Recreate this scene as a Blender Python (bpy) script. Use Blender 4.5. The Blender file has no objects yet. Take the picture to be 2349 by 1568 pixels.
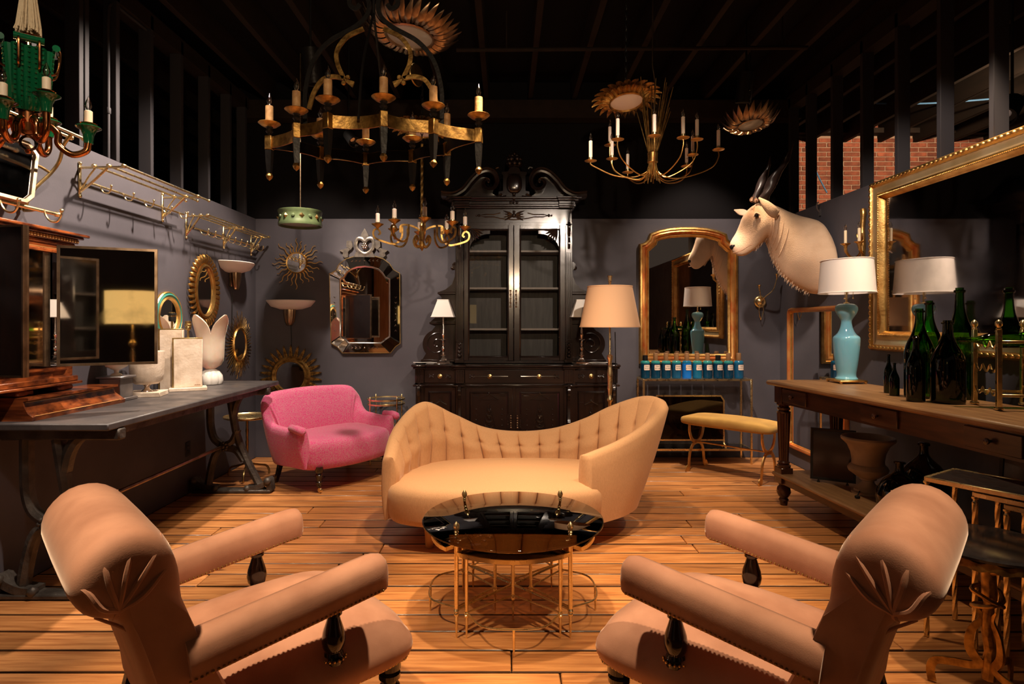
import bpy, math, random
import numpy as np
from mathutils import Vector, Matrix
random.seed(7)
C = bpy.context.scene.collection
PI = math.pi
F, CX, CY, H = 1366.0, 1162.0, 740.0, 1.376      # focal length and principal point in photo pixels, eye height
YB, XL, XR, WALLH = 6.10, -2.57, 2.80, 2.44      # back wall, left wall, right wall, partition height
def P(px, py, Y): return Vector(((px-CX)/F*Y, Y, H-(py-CY)/F*Y))
# ------------------------------------------------------------------ camera
cam = bpy.data.cameras.new('camera'); camo = bpy.data.objects.new('camera', cam); C.objects.link(camo)
camo.location = (0, 0, H); camo.rotation_euler = (PI/2, 0, 0)
cam.sensor_width = 36; cam.lens = F/2349*36
cam.shift_x = (1174.5-CX)/2349; cam.shift_y = -(784-CY)/2349
cam.clip_start = .05; cam.clip_end = 60
sc = bpy.context.scene; sc.camera = camo
# ------------------------------------------------------------------ world and exposure
w = bpy.data.worlds.new('world'); sc.world = w; w.use_nodes = True
bg = w.node_tree.nodes['Background']; bg.inputs[0].default_value = (1, .72, .55, 1); bg.inputs[1].default_value = .024  # added ambient fill, enters where the ceiling is left open behind the viewer
vs = sc.view_settings; vs.view_transform = 'Standard'; vs.look = 'None'; vs.gamma = 1; vs.use_curve_mapping = False
vs.exposure = 0.7
# ------------------------------------------------------------------ spotlights of the ceiling tracks, plus added fill spots
WARM = (1, .72, .45); WHITE = (1, .81, .65)
def spot(name, loc, to, watt, deg=60, blend=.5, col=WARM, r=.045):
    l = bpy.data.lights.new(name, 'SPOT'); l.energy = watt; l.spot_size = math.radians(deg); l.spot_blend = blend
    l.color = col; l.shadow_soft_size = r
    o = bpy.data.objects.new(name, l); C.objects.link(o); o.location = loc
    o.rotation_euler = (Vector(to)-Vector(loc)).to_track_quat('-Z', 'Y').to_euler()
SPOTS = [
 ('spot_table', (.1, 2.5, 3.05), (.03, 2.85, 0), 215, 62, .6, WARM),
 ('spot_sofa', (.2, 3.75, 3.45), (.15, 4.05, .4), 125, 66, .6, WARM),
 ('spot_rack', (-1.53, 4.08, 3.4), (-2.5, 3.7, 2.0), 330, 88, .8, WHITE),
 ('spot_sconce', (-1.69, 4.89, 3.4), (-2.5, 5.1, 1.55), 120, 66, .8, WHITE),
 ('spot_mahogany', (-1.0, 2.3, 3.4), (-2.3, 3.3, 1.1), 230, 50, .6, WHITE),
 ('spot_corner', (-1.6, 4.7, 3.4), (-2.1, 6.1, 1.7), 90, 55, .8, WHITE),
 ('spot_venetian', (-1.9, 4.4, 3.4), (-1.1, 6.1, 1.6), 190, 46, .8, WHITE),
 ('spot_cabinet', (.95, .8, 3.0), (.2, 5.6, 1.5), 330, 30, .7, WHITE),
 ('spot_loveseat', (-.7, 4.1, 3.4), (-1.5, 5.3, .45), 170, 38, .6, WHITE),
 ('spot_arch', (1.95, 5.3, 3.4), (1.9, 6.1, 1.3), 75, 74, .7, WHITE),
 ('spot_mount', (1.3, 3.8, 3.4), (2.4, 5.3, 1.95), 34, 42, .5, WHITE),
 ('spot_console', (1.3, 4.2, 3.4), (1.9, 5.8, .6), 200, 46, .5, WHITE),
 ('spot_bench', (2.1, 5.0, 3.45), (1.75, 5.0, 0), 150, 52, .5, WARM),
 ('spot_worktable', (2.55, 3.2, 3.4), (2.35, 3.5, .95), 120, 66, .6, WARM),
 ('spot_gilt', (1.4, 2.6, 3.4), (2.75, 4.0, 1.9), 190, 50, .6, WHITE),
 ('spot_chair_left', (-1.55, 1.15, 3.3), (-.95, 1.85, .5), 290, 36, .5, WARM),
 ('spot_chair_right', (1.45, 1.1, 3.3), (.9, 1.9, .5), 230, 38, .5, WARM),
 ('spot_floor', (-.6, 3.3, 3.4), (-.9, 3.7, 0), 95, 58, .7, WARM),
 ('spot_floor_right', (1.2, 3.0, 3.4), (1.2, 3.7, 0), 95, 58, .7, WARM),
 ('spot_chandelier', (.2, -.6, 2.2), (-.4, 3.2, 2.45), 130, 54, .7, WARM),  # stands low behind the viewer, not on a track
 ('spot_brick', (4.4, 4.4, 3.45), (4.4, 7.4, 2.9), 300, 80, .7, WARM),
 ('fill_post', (-1.3, .0, 3.4), (-2.3, .66, 1.6), 90, 46, .6, WARM),  # added to brighten the post in the mirror, no lamp seen there
 ('fill_green_glass', (-.9, .7, 3.2), (-1.8, 2.25, 2.15), 60, 34, .6, WHITE),  # added from the front to brighten the green chandelier
]
for s in SPOTS: spot(*s)
# ------------------------------------------------------------------ materials
M = {}
def mat(name, col, rough=.5, metal=0, col2=None, nscale=8, stretch=(1, 1, 1), bump=0, bscale=40, coat=0, sheen=0,
        lo=.35, hi=.65, rvar=0, rand=0, emit=None, estr=0, trans=0, ior=1.45, detail=4, sub=0, spec=.5):
    m = bpy.data.materials.new(name); m.use_nodes = True; nt = m.node_tree; n = nt.nodes; L = nt.links
    b = n['Principled BSDF']
    b.inputs['Base Color'].default_value = (*col, 1); b.inputs['Roughness'].default_value = rough
    b.inputs['Metallic'].default_value = metal; b.inputs['Coat Weight'].default_value = coat
    b.inputs['Coat Roughness'].default_value = .12
    b.inputs['Sheen Weight'].default_value = sheen; b.inputs['Sheen Roughness'].default_value = .35
    b.inputs['Sheen Tint'].default_value = (1, .85, .75, 1)
    b.inputs['Transmission Weight'].default_value = trans; b.inputs['IOR'].default_value = ior
    b.inputs['Specular IOR Level'].default_value = spec
    if sub: b.inputs['Subsurface Weight'].default_value = sub; b.inputs['Subsurface Scale'].default_value = .02
    if emit: b.inputs['Emission Color'].default_value = (*emit, 1); b.inputs['Emission Strength'].default_value = estr
    tc = n.new('ShaderNodeTexCoord'); mp = n.new('ShaderNodeMapping'); mp.inputs['Scale'].default_value = stretch
    L.new(tc.outputs['Object'], mp.inputs[0])
    if rand:
        oi = n.new('ShaderNodeObjectInfo'); cx = n.new('ShaderNodeVectorMath'); cx.operation = 'SCALE'
        cx.inputs[0].default_value = (37, 19, 53); L.new(oi.outputs['Random'], cx.inputs['Scale'])
        L.new(cx.outputs[0], mp.inputs['Location'])
    cur = None
    if col2 or rvar:
        t = n.new('ShaderNodeTexNoise'); t.inputs['Scale'].default_value = nscale; t.inputs['Detail'].default_value = detail
        L.new(mp.outputs[0], t.inputs['Vector'])
        rp = n.new('ShaderNodeMapRange'); rp.inputs[1].default_value = lo; rp.inputs[2].default_value = hi
        L.new(t.outputs[0], rp.inputs[0])
    if col2:
        mx = n.new('ShaderNodeMix'); mx.data_type = 'RGBA'
        mx.inputs[6].default_value = (*col, 1); mx.inputs[7].default_value = (*col2, 1); L.new(rp.outputs[0], mx.inputs[0])
        cur = mx.outputs[2]
    if rvar:
        rr = n.new('ShaderNodeMapRange'); rr.inputs[3].default_value = rough; rr.inputs[4].default_value = rough+rvar
        L.new(rp.outputs[0], rr.inputs[0]); L.new(rr.outputs[0], b.inputs['Roughness'])
    if rand:
        hs = n.new('ShaderNodeHueSaturation'); mr = n.new('ShaderNodeMapRange'); mr.inputs[3].default_value = 1-rand; mr.inputs[4].default_value = 1+rand
        L.new(oi.outputs['Random'], mr.inputs[0]); L.new(mr.outputs[0], hs.inputs['Value'])
        if cur: L.new(cur, hs.inputs['Color'])
        else: hs.inputs['Color'].default_value = (*col, 1)
        cur = hs.outputs[0]
    if cur: L.new(cur, b.inputs['Base Color'])
    if bump:
        t2 = n.new('ShaderNodeTexNoise'); t2.inputs['Scale'].default_value = bscale; t2.inputs['Detail'].default_value = 3
        L.new(mp.outputs[0], t2.inputs['Vector'])
        bp = n.new('ShaderNodeBump'); bp.inputs['Strength'].default_value = bump; bp.inputs['Distance'].default_value = .01
        L.new(t2.outputs[0], bp.inputs['Height']); L.new(bp.outputs[0], b.inputs['Normal'])
    M[name] = m; return m
def glass(name, tint, gloss=1.0, rough=.02, ior=1.5, spec=(1, 1, 1)):
    """thin coloured glass: tinted see-through, glossy by fresnel, throws a tinted shadow"""
    m = bpy.data.materials.new(name); m.use_nodes = True; nt = m.node_tree; n = nt.nodes; L = nt.links
    n.remove(n['Principled BSDF']); out = n['Material Output']
    tr = n.new('ShaderNodeBsdfTransparent'); tr.inputs[0].default_value = (*tint, 1)
    gl = n.new('ShaderNodeBsdfGlossy'); gl.inputs['Roughness'].default_value = rough; gl.inputs[0].default_value = (*spec, 1)
    fr = n.new('ShaderNodeFresnel'); fr.inputs[0].default_value = ior
    mx = n.new('ShaderNodeMixShader'); mm = n.new('ShaderNodeMath'); mm.operation = 'MULTIPLY'; mm.inputs[1].default_value = gloss
    L.new(fr.outputs[0], mm.inputs[0]); L.new(mm.outputs[0], mx.inputs[0]); L.new(tr.outputs[0], mx.inputs[1]); L.new(gl.outputs[0], mx.inputs[2])
    L.new(mx.outputs[0], out.inputs[0]); M[name] = m; return m
mat('wall_paint', (.078, .072, .086), .55, col2=(.066, .061, .073), nscale=3, bump=.04, bscale=90, rvar=.15, spec=.35)
mat('black_paint', (.006, .005, .006), .8, spec=.15)
mat('stud_paint', (.028, .026, .030), .6, spec=.25)
mat('joist_wood', (.020, .013, .010), .8, spec=.15, col2=(.014, .01, .008), nscale=4, stretch=(3, .4, 3))
mat('subfloor', (.01, .006, .004), .9)
mat('brick', (.30, .085, .045), .85, col2=(.17, .05, .03), nscale=14, bump=.5, bscale=40, rand=.35)
mat('mortar', (.34, .22, .16), .9, bump=.3, bscale=60)
mat('gilt', (.80, .50, .17), .36, 1, col2=(.52, .27, .075), nscale=14, bump=.12, bscale=60, lo=.4, hi=.7)
mat('gilt_dark', (.62, .37, .11), .42, 1, col2=(.22, .12, .04), nscale=26, bump=.15, bscale=60)
mat('gilt_red', (.62, .30, .09), .36, .75, col2=(.50, .13, .035), nscale=11, bump=.1, bscale=50, lo=.42, hi=.6, stretch=(1, 1, .5))
mat('red_gilt_pipe', (.58, .17, .05), .36, .6, col2=(.65, .30, .09), nscale=9, bump=.1, bscale=50)
mat('pale_gilt', (.75, .58, .34), .32, .8, col2=(.60, .42, .20), nscale=6, stretch=(1, 1, .4))
mat('brass', (.95, .78, .44), .25, 1, col2=(.82, .63, .32), nscale=30, rvar=.10)
mat('brass_old', (.60, .42, .17), .34, 1, col2=(.36, .24, .10), nscale=20)
mat('copper', (.80, .33, .12), .20, 1, col2=(.55, .20, .07), nscale=10)
mat('bronze', (.44, .31, .20), .33, 1, col2=(.24, .16, .10), nscale=16)
mat('iron', (.012, .011, .011), .42, .4, bump=.2, bscale=40)
mat('cast_iron', (.12, .105, .09), .55, .6, col2=(.055, .045, .038), nscale=10, bump=.5, bscale=35)
mat('silver', (.80, .72, .66), .16, 1)
mat('pewter', (.30, .27, .26), .4, .7, col2=(.20, .18, .18), nscale=8)
mat('mirror', (.86, .84, .82), .015, 1)
mat('old_mirror', (.80, .76, .70), .03, 1, col2=(.30, .28, .26), nscale=3.2, lo=.56, hi=.85, rvar=.12, detail=8)
mat('etched_glass', (.52, .46, .40), .24, .85, col2=(.30, .27, .24), nscale=25)
mat('dark_mirror', (.62, .60, .60), .03, 1, col2=(.30, .29, .29), nscale=2.2, lo=.45, hi=.75, rvar=.10, detail=8)
mat('ebony', (.011, .007, .006), .20, coat=.5, bump=.05, bscale=60, col2=(.018, .009, .007), nscale=10, stretch=(4, 4, .5))
mat('ebony_flat', (.04, .034, .033), .5, col2=(.018, .015, .014), nscale=9, stretch=(5, 1, .5))
mat('shelf_lit', (.20, .165, .145), .45)  # paler than the ebony: light on the shelf edges put into the colour
mat('black_lacquer', (.012, .008, .007), .12, coat=.6)
mat('mahogany', (.30, .075, .018), .22, coat=.5, col2=(.07, .016, .006), nscale=5, stretch=(.7, 2.5, 6), bump=.03, lo=.35, hi=.62, detail=7)
mat('inlay', (.55, .27, .09), .35)
mat('oak_top', (.33, .185, .085), .38, col2=(.20, .10, .045), nscale=5, stretch=(7, .7, 3), detail=7, bump=.06, bscale=60)
mat('oak_dark', (.085, .036, .016), .32, col2=(.035, .014, .008), nscale=5, stretch=(6, .8, 6), detail=7, coat=.25)
mat('turned_dark', (.055, .018, .010), .25, coat=.4)
mat('slate', (.085, .075, .072), .33, col2=(.035, .03, .032), nscale=7, bump=.12, bscale=50, rvar=.25, lo=.3, hi=.7, detail=8)
mat('velvet_rose', (.53, .27, .175), .75, sheen=.5, col2=(.36, .165, .10), nscale=5.5, bump=.06, bscale=300, lo=.38, hi=.70, detail=6)
mat('linen_gold', (.64, .37, .20), .8, sheen=.25, col2=(.59, .34, .18), nscale=160, stretch=(1, 1, .3), bump=.15, bscale=350)
mat('pink_wool', (.74, .055, .25), .9, sheen=.6, col2=(.66, .27, .33), nscale=170, bump=.3, bscale=260, lo=.42, hi=.60)
mat('mustard_suede', (.52, .30, .07), .85, sheen=.3, col2=(.42, .23, .05), nscale=6)
mat('cream_shade', (.80, .74, .70), .8, trans=0)
mat('white_shade', (.86, .84, .80), .8)
mat('peach_shade', (.72, .44, .26), .85)
mat('gold_shade', (.85, .58, .22), .8, emit=(1, .62, .2), estr=.5)
mat('wax', (.80, .66, .45), .5, sub=.2)
mat('wax_white', (.82, .70, .60), .5, sub=.2)
mat('wax_brown', (.55, .33, .15), .45, col2=(.36, .19, .08), nscale=30, bump=.4, bscale=40)
mat('travertine', (.72, .60, .48), .6, col2=(.56, .44, .33), nscale=14, bump=.18, bscale=60)
mat('alabaster', (.80, .70, .58), .35, col2=(.66, .52, .38), nscale=5, sub=.3, lo=.45, hi=.7)
mat('ceramic_white', (.82, .78, .72), .25, coat=.4)
mat('plaster_white', (.84, .76, .72), .5)
mat('blue_opaline', (.17, .43, .56), .12, coat=.6, sub=.15)
mat('stone_urn', (.40, .30, .20), .42, col2=(.28, .21, .15), nscale=9, bump=.1)
mat('green_paint', (.105, .14, .06), .35, coat=.3, col2=(.07, .10, .045), nscale=12)
mat('frame_green', (.03, .18, .15), .4)
mat('fur', (.56, .38, .25), .9, sheen=.4, col2=(.42, .27, .17), nscale=6, bump=.35, bscale=150, lo=.45, hi=.8)
mat('fur_brown', (.24, .12, .065), .95, sheen=.3, bump=.4, bscale=150)
mat('horn', (.025, .016, .014), .32, col2=(.05, .03, .026), nscale=10, stretch=(1, 1, 3))
mat('muzzle', (.01, .008, .008), .25)
mat('rope', (.52, .40, .23), .85, bump=.5, bscale=80)
mat('marble_black', (.02, .017, .018), .10, coat=.3, col2=(.035, .03, .03), nscale=40)
mat('cap_brown', (.20, .10, .04), .45)
mat('label_paper', (.80, .66, .56), .7)
mat('ink', (.03, .02, .02), .8)
mat('wire_black', (.008, .008, .008), .5)
mat('tape_blue', (.06, .16, .32), .6)
mat('post_wood', (.45, .22, .10), .6, col2=(.30, .13, .05), nscale=5, stretch=(6, 6, .5), bump=.2)
mat('ring_black', (.006, .006, .006), .4)
mat('frosted', (.34, .36, .34), .3, coat=.3)
glass('pane', (.93, .93, .92), 1, .01)
glass('bulb', (.95, .93, .90), 4, .06)
glass('smoke', (.34, .24, .14), 1, .01)
glass('dark_pane', (.20, .17, .15), 1.2, .02)
glass('bottle_green', (.20, .52, .09), 1, .02)
glass('bottle_dark', (.07, .15, .045), 1, .02)
glass('demijohn', (.12, .15, .09), 1.2, .02)
glass('clear_glass', (.9, .92, .9), 1.3, .01)
for k, c in (('blue_a', (.01, .10, .22)), ('blue_b', (.01, .16, .32)), ('blue_c', (.01, .20, .75)), ('blue_d', (.003, .05, .11)), ('teal', (.03, .26, .25))):
    mat('ink_'+k, c, .08, coat=.5, trans=.25)
mat('green_glass', (.006, .12, .04), .06, trans=.35, coat=.6, ior=1.5)
def wood_planks():
    """old pine boards: grain, knots, dark worn flecks"""
    m = mat('plank', (.60, .265, .088), .36, col2=(.33, .115, .032), nscale=5, stretch=(.7, 11, 11), bump=.14, bscale=16, rand=.20, detail=9, lo=.36, hi=.70, coat=.10)
    nt = m.node_tree; n = nt.nodes; L = nt.links; b = n['Principled BSDF']
    cur = b.inputs['Base Color'].links[0].from_socket; mp = [x for x in n if x.type == 'MAPPING'][0]; tc = [x for x in n if x.type == 'TEX_COORD'][0]
    def dark(fac, col):
        nonlocal cur
        mx = n.new('ShaderNodeMix'); mx.data_type = 'RGBA'; mx.inputs[7].default_value = (*col, 1); L.new(fac, mx.inputs[0]); L.new(cur, mx.inputs[6]); cur = mx.outputs[2]
    t = n.new('ShaderNodeTexNoise'); t.inputs['Scale'].default_value = 2.2; t.inputs['Detail'].default_value = 7; L.new(mp.outputs[0], t.inputs['Vector'])
    r = n.new('ShaderNodeMapRange'); r.inputs[1].default_value = .60; r.inputs[2].default_value = .74; r.inputs[4].default_value = .8; L.new(t.outputs[0], r.inputs[0]); dark(r.outputs[0], (.13, .05, .02))
    m2 = n.new('ShaderNodeMapping'); m2.inputs['Scale'].default_value = (1.6, 6, 1); L.new(tc.outputs['Object'], m2.inputs[0]); L.new(mp.inputs['Location'].links[0].from_socket, m2.inputs['Location'])
    v = n.new('ShaderNodeTexVoronoi'); v.inputs['Scale'].default_value = 1.15; L.new(m2.outputs[0], v.inputs['Vector'])
    r = n.new('ShaderNodeMapRange'); r.inputs[1].default_value = .05; r.inputs[2].default_value = .11; r.inputs[3].default_value = .85; r.inputs[4].default_value = 0; L.new(v.outputs['Distance'], r.inputs[0]); dark(r.outputs[0], (.09, .03, .012))
    # dirt packed along the board edges
    sp = n.new('ShaderNodeSeparateXYZ'); L.new(tc.outputs['Generated'], sp.inputs[0])
    ab = n.new('ShaderNodeMath'); ab.operation = 'SUBTRACT'; ab.inputs[1].default_value = .5; L.new(sp.outputs[1], ab.inputs[0])
    a2 = n.new('ShaderNodeMath'); a2.operation = 'ABSOLUTE'; L.new(ab.outputs[0], a2.inputs[0])
    a3 = n.new('ShaderNodeMath'); a3.operation = 'MULTIPLY_ADD'; a3.inputs[1].default_value = .05; L.new(t.outputs[0], a3.inputs[0]); L.new(a2.outputs[0], a3.inputs[2])
    r = n.new('ShaderNodeMapRange'); r.inputs[1].default_value = .490; r.inputs[2].default_value = .505; r.inputs[4].default_value = .9; L.new(a3.outputs[0], r.inputs[0]); dark(r.outputs[0], (.03, .012, .006))
    L.new(cur, b.inputs['Base Color'])
wood_planks()
# ------------------------------------------------------------------ mesh builder
def V(*a): return np.array(a, float)
def circ(r, n=8, ph=0): return [(r*math.cos(2*PI*i/n+ph), r*math.sin(2*PI*i/n+ph)) for i in range(n)]
def cat(pts, k=6, closed=False):
    """catmull-rom through the points"""
    p = [np.array(q, float) for q in pts]; n = len(p); out = []
    rng = range(n) if closed else range(n-1)
    for i in rng:
        a = p[(i-1) % n] if (closed or i > 0) else p[0]*2-p[1]
        b, c = p[i], p[(i+1) % n]
        d = p[(i+2) % n] if (closed or i < n-2) else p[-1]*2-p[-2]
        for j in range(k):
            t = j/k; out.append(.5*((2*b)+(c-a)*t+(2*a-5*b+4*c-d)*t*t+(3*b-a-3*c+d)*t**3))
    if not closed: out.append(p[-1])
    return out
def lerpl(xs, k):
    """value list resampled like cat() with k steps"""
    return [float(q[0]) for q in cat([(x,) for x in xs], k)]
class MB:
    def __init__(s): s.v = []; s.f = []
    def add(s, vs, fs, T=None):
        o = len(s.v)
        if T is not None: vs = [T @ Vector(tuple(q)) for q in vs]
        s.v += [tuple(q) for q in vs]; s.f += [tuple(i+o for i in f) for f in fs]; return s
    def box(s, x0, y0, z0, x1, y1, z1, b=0, T=None):
        if b <= 0:
            v = [(x, y, z) for z in (z0, z1) for y in (y0, y1) for x in (x0, x1)]
            return s.add(v, [(0, 2, 3, 1), (4, 5, 7, 6), (0, 1, 5, 4), (2, 6, 7, 3), (0, 4, 6, 2), (1, 3, 7, 5)], T)
        b = min(b, (x1-x0)*.49, (y1-y0)*.49, (z1-z0)*.49); v = []; ix = {}
        for X in (0, 1):
            for Y in (0, 1):
                for Z in (0, 1):
                    c = ((x0, x1)[X], (y0, y1)[Y], (z0, z1)[Z]); sg = (1-2*X, 1-2*Y, 1-2*Z)
                    for a in range(3):
                        ix[(X, Y, Z, a)] = len(v); v.append(tuple(c[i]+(0 if i == a else sg[i]*b) for i in range(3)))
        f = []
        for a in range(3):
            u, w_ = [i for i in range(3) if i != a]
            for e in (0, 1):
                q = []
                for (p_, r_) in ((0, 0), (1, 0), (1, 1), (0, 1)):
                    k = [0, 0, 0]; k[a] = e; k[u] = p_; k[w_] = r_; q.append(ix[(*k, a)])
                f.append(q if (e == 1) == (a != 1) else q[::-1])
            for (p_, r_) in ((0, 0), (1, 0), (1, 1), (0, 1)):
                k0 = [0, 0, 0]; k0[u] = p_; k0[w_] = r_; k1 = list(k0); k1[a] = 1
                q = [ix[(*k0, u)], ix[(*k1, u)], ix[(*k1, w_)], ix[(*k0, w_)]]
                f.append(q if (p_ == r_) != (a != 1) else q[::-1])
        for X in (0, 1):
            for Y in (0, 1):
                for Z in (0, 1):
                    q = [ix[(X, Y, Z, i)] for i in range(3)]; f.append(q if (X+Y+Z) % 2 else q[::-1])
        return s.add(v, f, T)
    def lathe(s, prof, n=20, T=None, sx=1, sy=1):
        v = []; f = []; m = len(prof)
        for (r, z) in prof:
            for i in range(n): a = 2*PI*i/n; v.append((max(r, 1e-5)*math.cos(a)*sx, max(r, 1e-5)*math.sin(a)*sy, z))
        for j in range(m-1):
            for i in range(n):
                k = (i+1) % n; f.append((j*n+i, j*n+k, (j+1)*n+k, (j+1)*n+i))
        if prof[0][0] > 1e-4: f.append(tuple(range(n))[::-1])
        if prof[-1][0] > 1e-4: f.append(tuple((m-1)*n+i for i in range(n)))
        return s.add(v, f, T)
    def loft(s, rings, T=None, cap=True, closed=False):
        n = len(rings[0]); v = [p for r in rings for p in r]; f = []; m = len(rings)
        for j in range(m if closed else m-1):
            for i in range(n):
                k = (i+1) % n; jj = (j+1) % m; f.append((j*n+i, j*n+k, jj*n+k, jj*n+i))
        if cap and not closed: f.append(tuple(range(n))[::-1]); f.append(tuple((m-1)*n+i for i in range(n)))
        return s.add(v, f, T)
    def sweep(s, pts, prof, closed=False, up=None, scale=None, T=None, cap=True, twist=0):
        Pn = [np.array(p, float) for p in pts]; n = len(Pn); rings = []; ref = None
        for i in range(n):
            a = Pn[(i-1) % n] if (closed or i > 0) else Pn[i]; b = Pn[(i+1) % n] if (closed or i < n-1) else Pn[i]
            t = b-a; t = t/(np.linalg.norm(t)+1e-12)
            if up is not None: r = np.array(up, float)
            elif ref is None: r = V(0, 0, 1) if abs(t[2]) < .9 else V(1, 0, 0)
            else: r = ref
            x = np.cross(r, t); x = x/(np.linalg.norm(x)+1e-12); y = np.cross(t, x); ref = y
            k = 1 if scale is None else (scale[i] if not np.isscalar(scale) else scale)
            ca, sa = math.cos(twist*i), math.sin(twist*i)
            rings.append([Pn[i]+x*(q[0]*ca-q[1]*sa)*k+y*(q[0]*sa+q[1]*ca)*k for q in prof])
        return s.loft(rings, T, cap, closed)
    def tube(s, pts, r, n=8, closed=False, T=None):
        if np.isscalar(r): return s.sweep(pts, circ(r, n), closed, T=T)
        return s.sweep(pts, circ(1, n), closed, scale=list(r), T=T)
    def prism(s, out, y0, y1, T=None):
        """outline in xz, extruded along y"""
        n = len(out); v = [(x, y0, z) for x, z in out]+[(x, y1, z) for x, z in out]
        a = sum(out[i][0]*out[(i+1) % n][1]-out[(i+1) % n][0]*out[i][1] for i in range(n))
        f = [tuple(range(n)), tuple(range(2*n-1, n-1, -1))]+[(i, i+n, (i+1) % n+n, (i+1) % n) for i in range(n)]
        if a < 0: f = [q[::-1] for q in f]
        return s.add(v, f, T)
    def frame(s, out, prof, T=None):
        """closed outline in xz; profile points (outward offset, depth towards -y), mitred"""
        n = len(out); o = [np.array(p, float) for p in out]
        a = sum(o[i][0]*o[(i+1) % n][1]-o[(i+1) % n][0]*o[i][1] for i in range(n))
        if a < 0: o = o[::-1]
        rings = []
        for i in range(n):
            d0 = o[i]-o[i-1]; d1 = o[(i+1) % n]-o[i]; d0 /= np.linalg.norm(d0)+1e-12; d1 /= np.linalg.norm(d1)+1e-12
            n0 = V(d0[1], -d0[0]); n1 = V(d1[1], -d1[0]); m = n0+n1; k = 2/max(m @ m, .35); m = m*k/1.0
            rings.append([(o[i][0]+m[0]*u, -dp, o[i][1]+m[1]*u) for u, dp in prof])
        return s.loft(rings, T, closed=True)
    def sphere(s, c, r, n=12, sz=1, T=None):
        m = max(6, n//2+1); pr = [(r*math.sin(PI*i/(m-1)), -r*sz*math.cos(PI*i/(m-1))) for i in range(m)]
        t = Matrix.Translation(Vector(c)); return s.lathe(pr, n, (T @ t) if T is not None else t)
    def sell(s, c, rad, e1=.5, e2=.5, n=28, m=16, T=None, fn=None):
        """superellipsoid; e<1 boxier"""
        sp = lambda x, e: math.copysign(abs(x)**e, x)
        rings = []
        for j in range(m+1):
            ph = -PI/2+PI*j/m; row = []
            for i in range(n):
                th = 2*PI*i/n; q = [sp(max(math.cos(ph), 1e-4), e1)*sp(math.cos(th), e2), sp(max(math.cos(ph), 1e-4), e1)*sp(math.sin(th), e2), sp(math.sin(ph), e1)]
                p = [c[k]+rad[k]*q[k] for k in range(3)]
                row.append(fn(p) if fn else tuple(p))
            rings.append(row)
        return s.loft(rings, T)
    def build(s, name, m, parent=None, smooth=40, sub=0):
        me = bpy.data.meshes.new(name); me.from_pydata(s.v, [], s.f); me.update()
        import bmesh as _b
        if smooth:
            me.polygons.foreach_set('use_smooth', [True]*len(me.polygons))
            if smooth < 180: me.set_sharp_from_angle(angle=math.radians(smooth))
        me.materials.append(M[m] if isinstance(m, str) else m)
        o = bpy.data.objects.new(name, me); C.objects.link(o); o.parent = parent
        if sub: md = o.modifiers.new('subdivision', 'SUBSURF'); md.levels = sub; md.render_levels = sub
        return o
def thing(name, label, cat_, loc=(0, 0, 0), rz=0, group=None):
    o = bpy.data.objects.new(name, None); C.objects.link(o); o.location = loc; o.rotation_euler = (0, 0, rz)
    o.empty_display_size = .1
    o['label'] = label; o['category'] = cat_
    if group: o['group'] = group
    return o
def copy_tree(o, parent=None):
    c = o.copy(); C.objects.link(c); c.parent = parent
    for ch in o.children: copy_tree(ch, c)
    return c
def T_(x, y, z): return Matrix.Translation((x, y, z))
def R_(a, ax): return Matrix.Rotation(a, 4, ax)
def box(name, m, par, *a, b=0, T=None): return MB().box(*a, b=b, T=T).build(name, m, par)
RL, RR = PI/2, -PI/2          # things on the left / right wall: local -y looks into the room
def ell(rx, rz, n=40, ph=0): return [(rx*math.cos(2*PI*i/n+ph), rz*math.sin(2*PI*i/n+ph)) for i in range(n)]
def plate(out, y0, y1): return MB().prism(out, y0, y1)
BULB = [(.0045, 0), (.006, .004), (.0125, .018), (.0135, .026), (.010, .040), (.004, .054), (.0005, .064)]
def bulb(par, x, y, z, k=1):
    return MB().lathe([(r*k, h*k) for r, h in BULB], 10, T_(x, y, z)).build('bulb', 'bulb', par)
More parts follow.
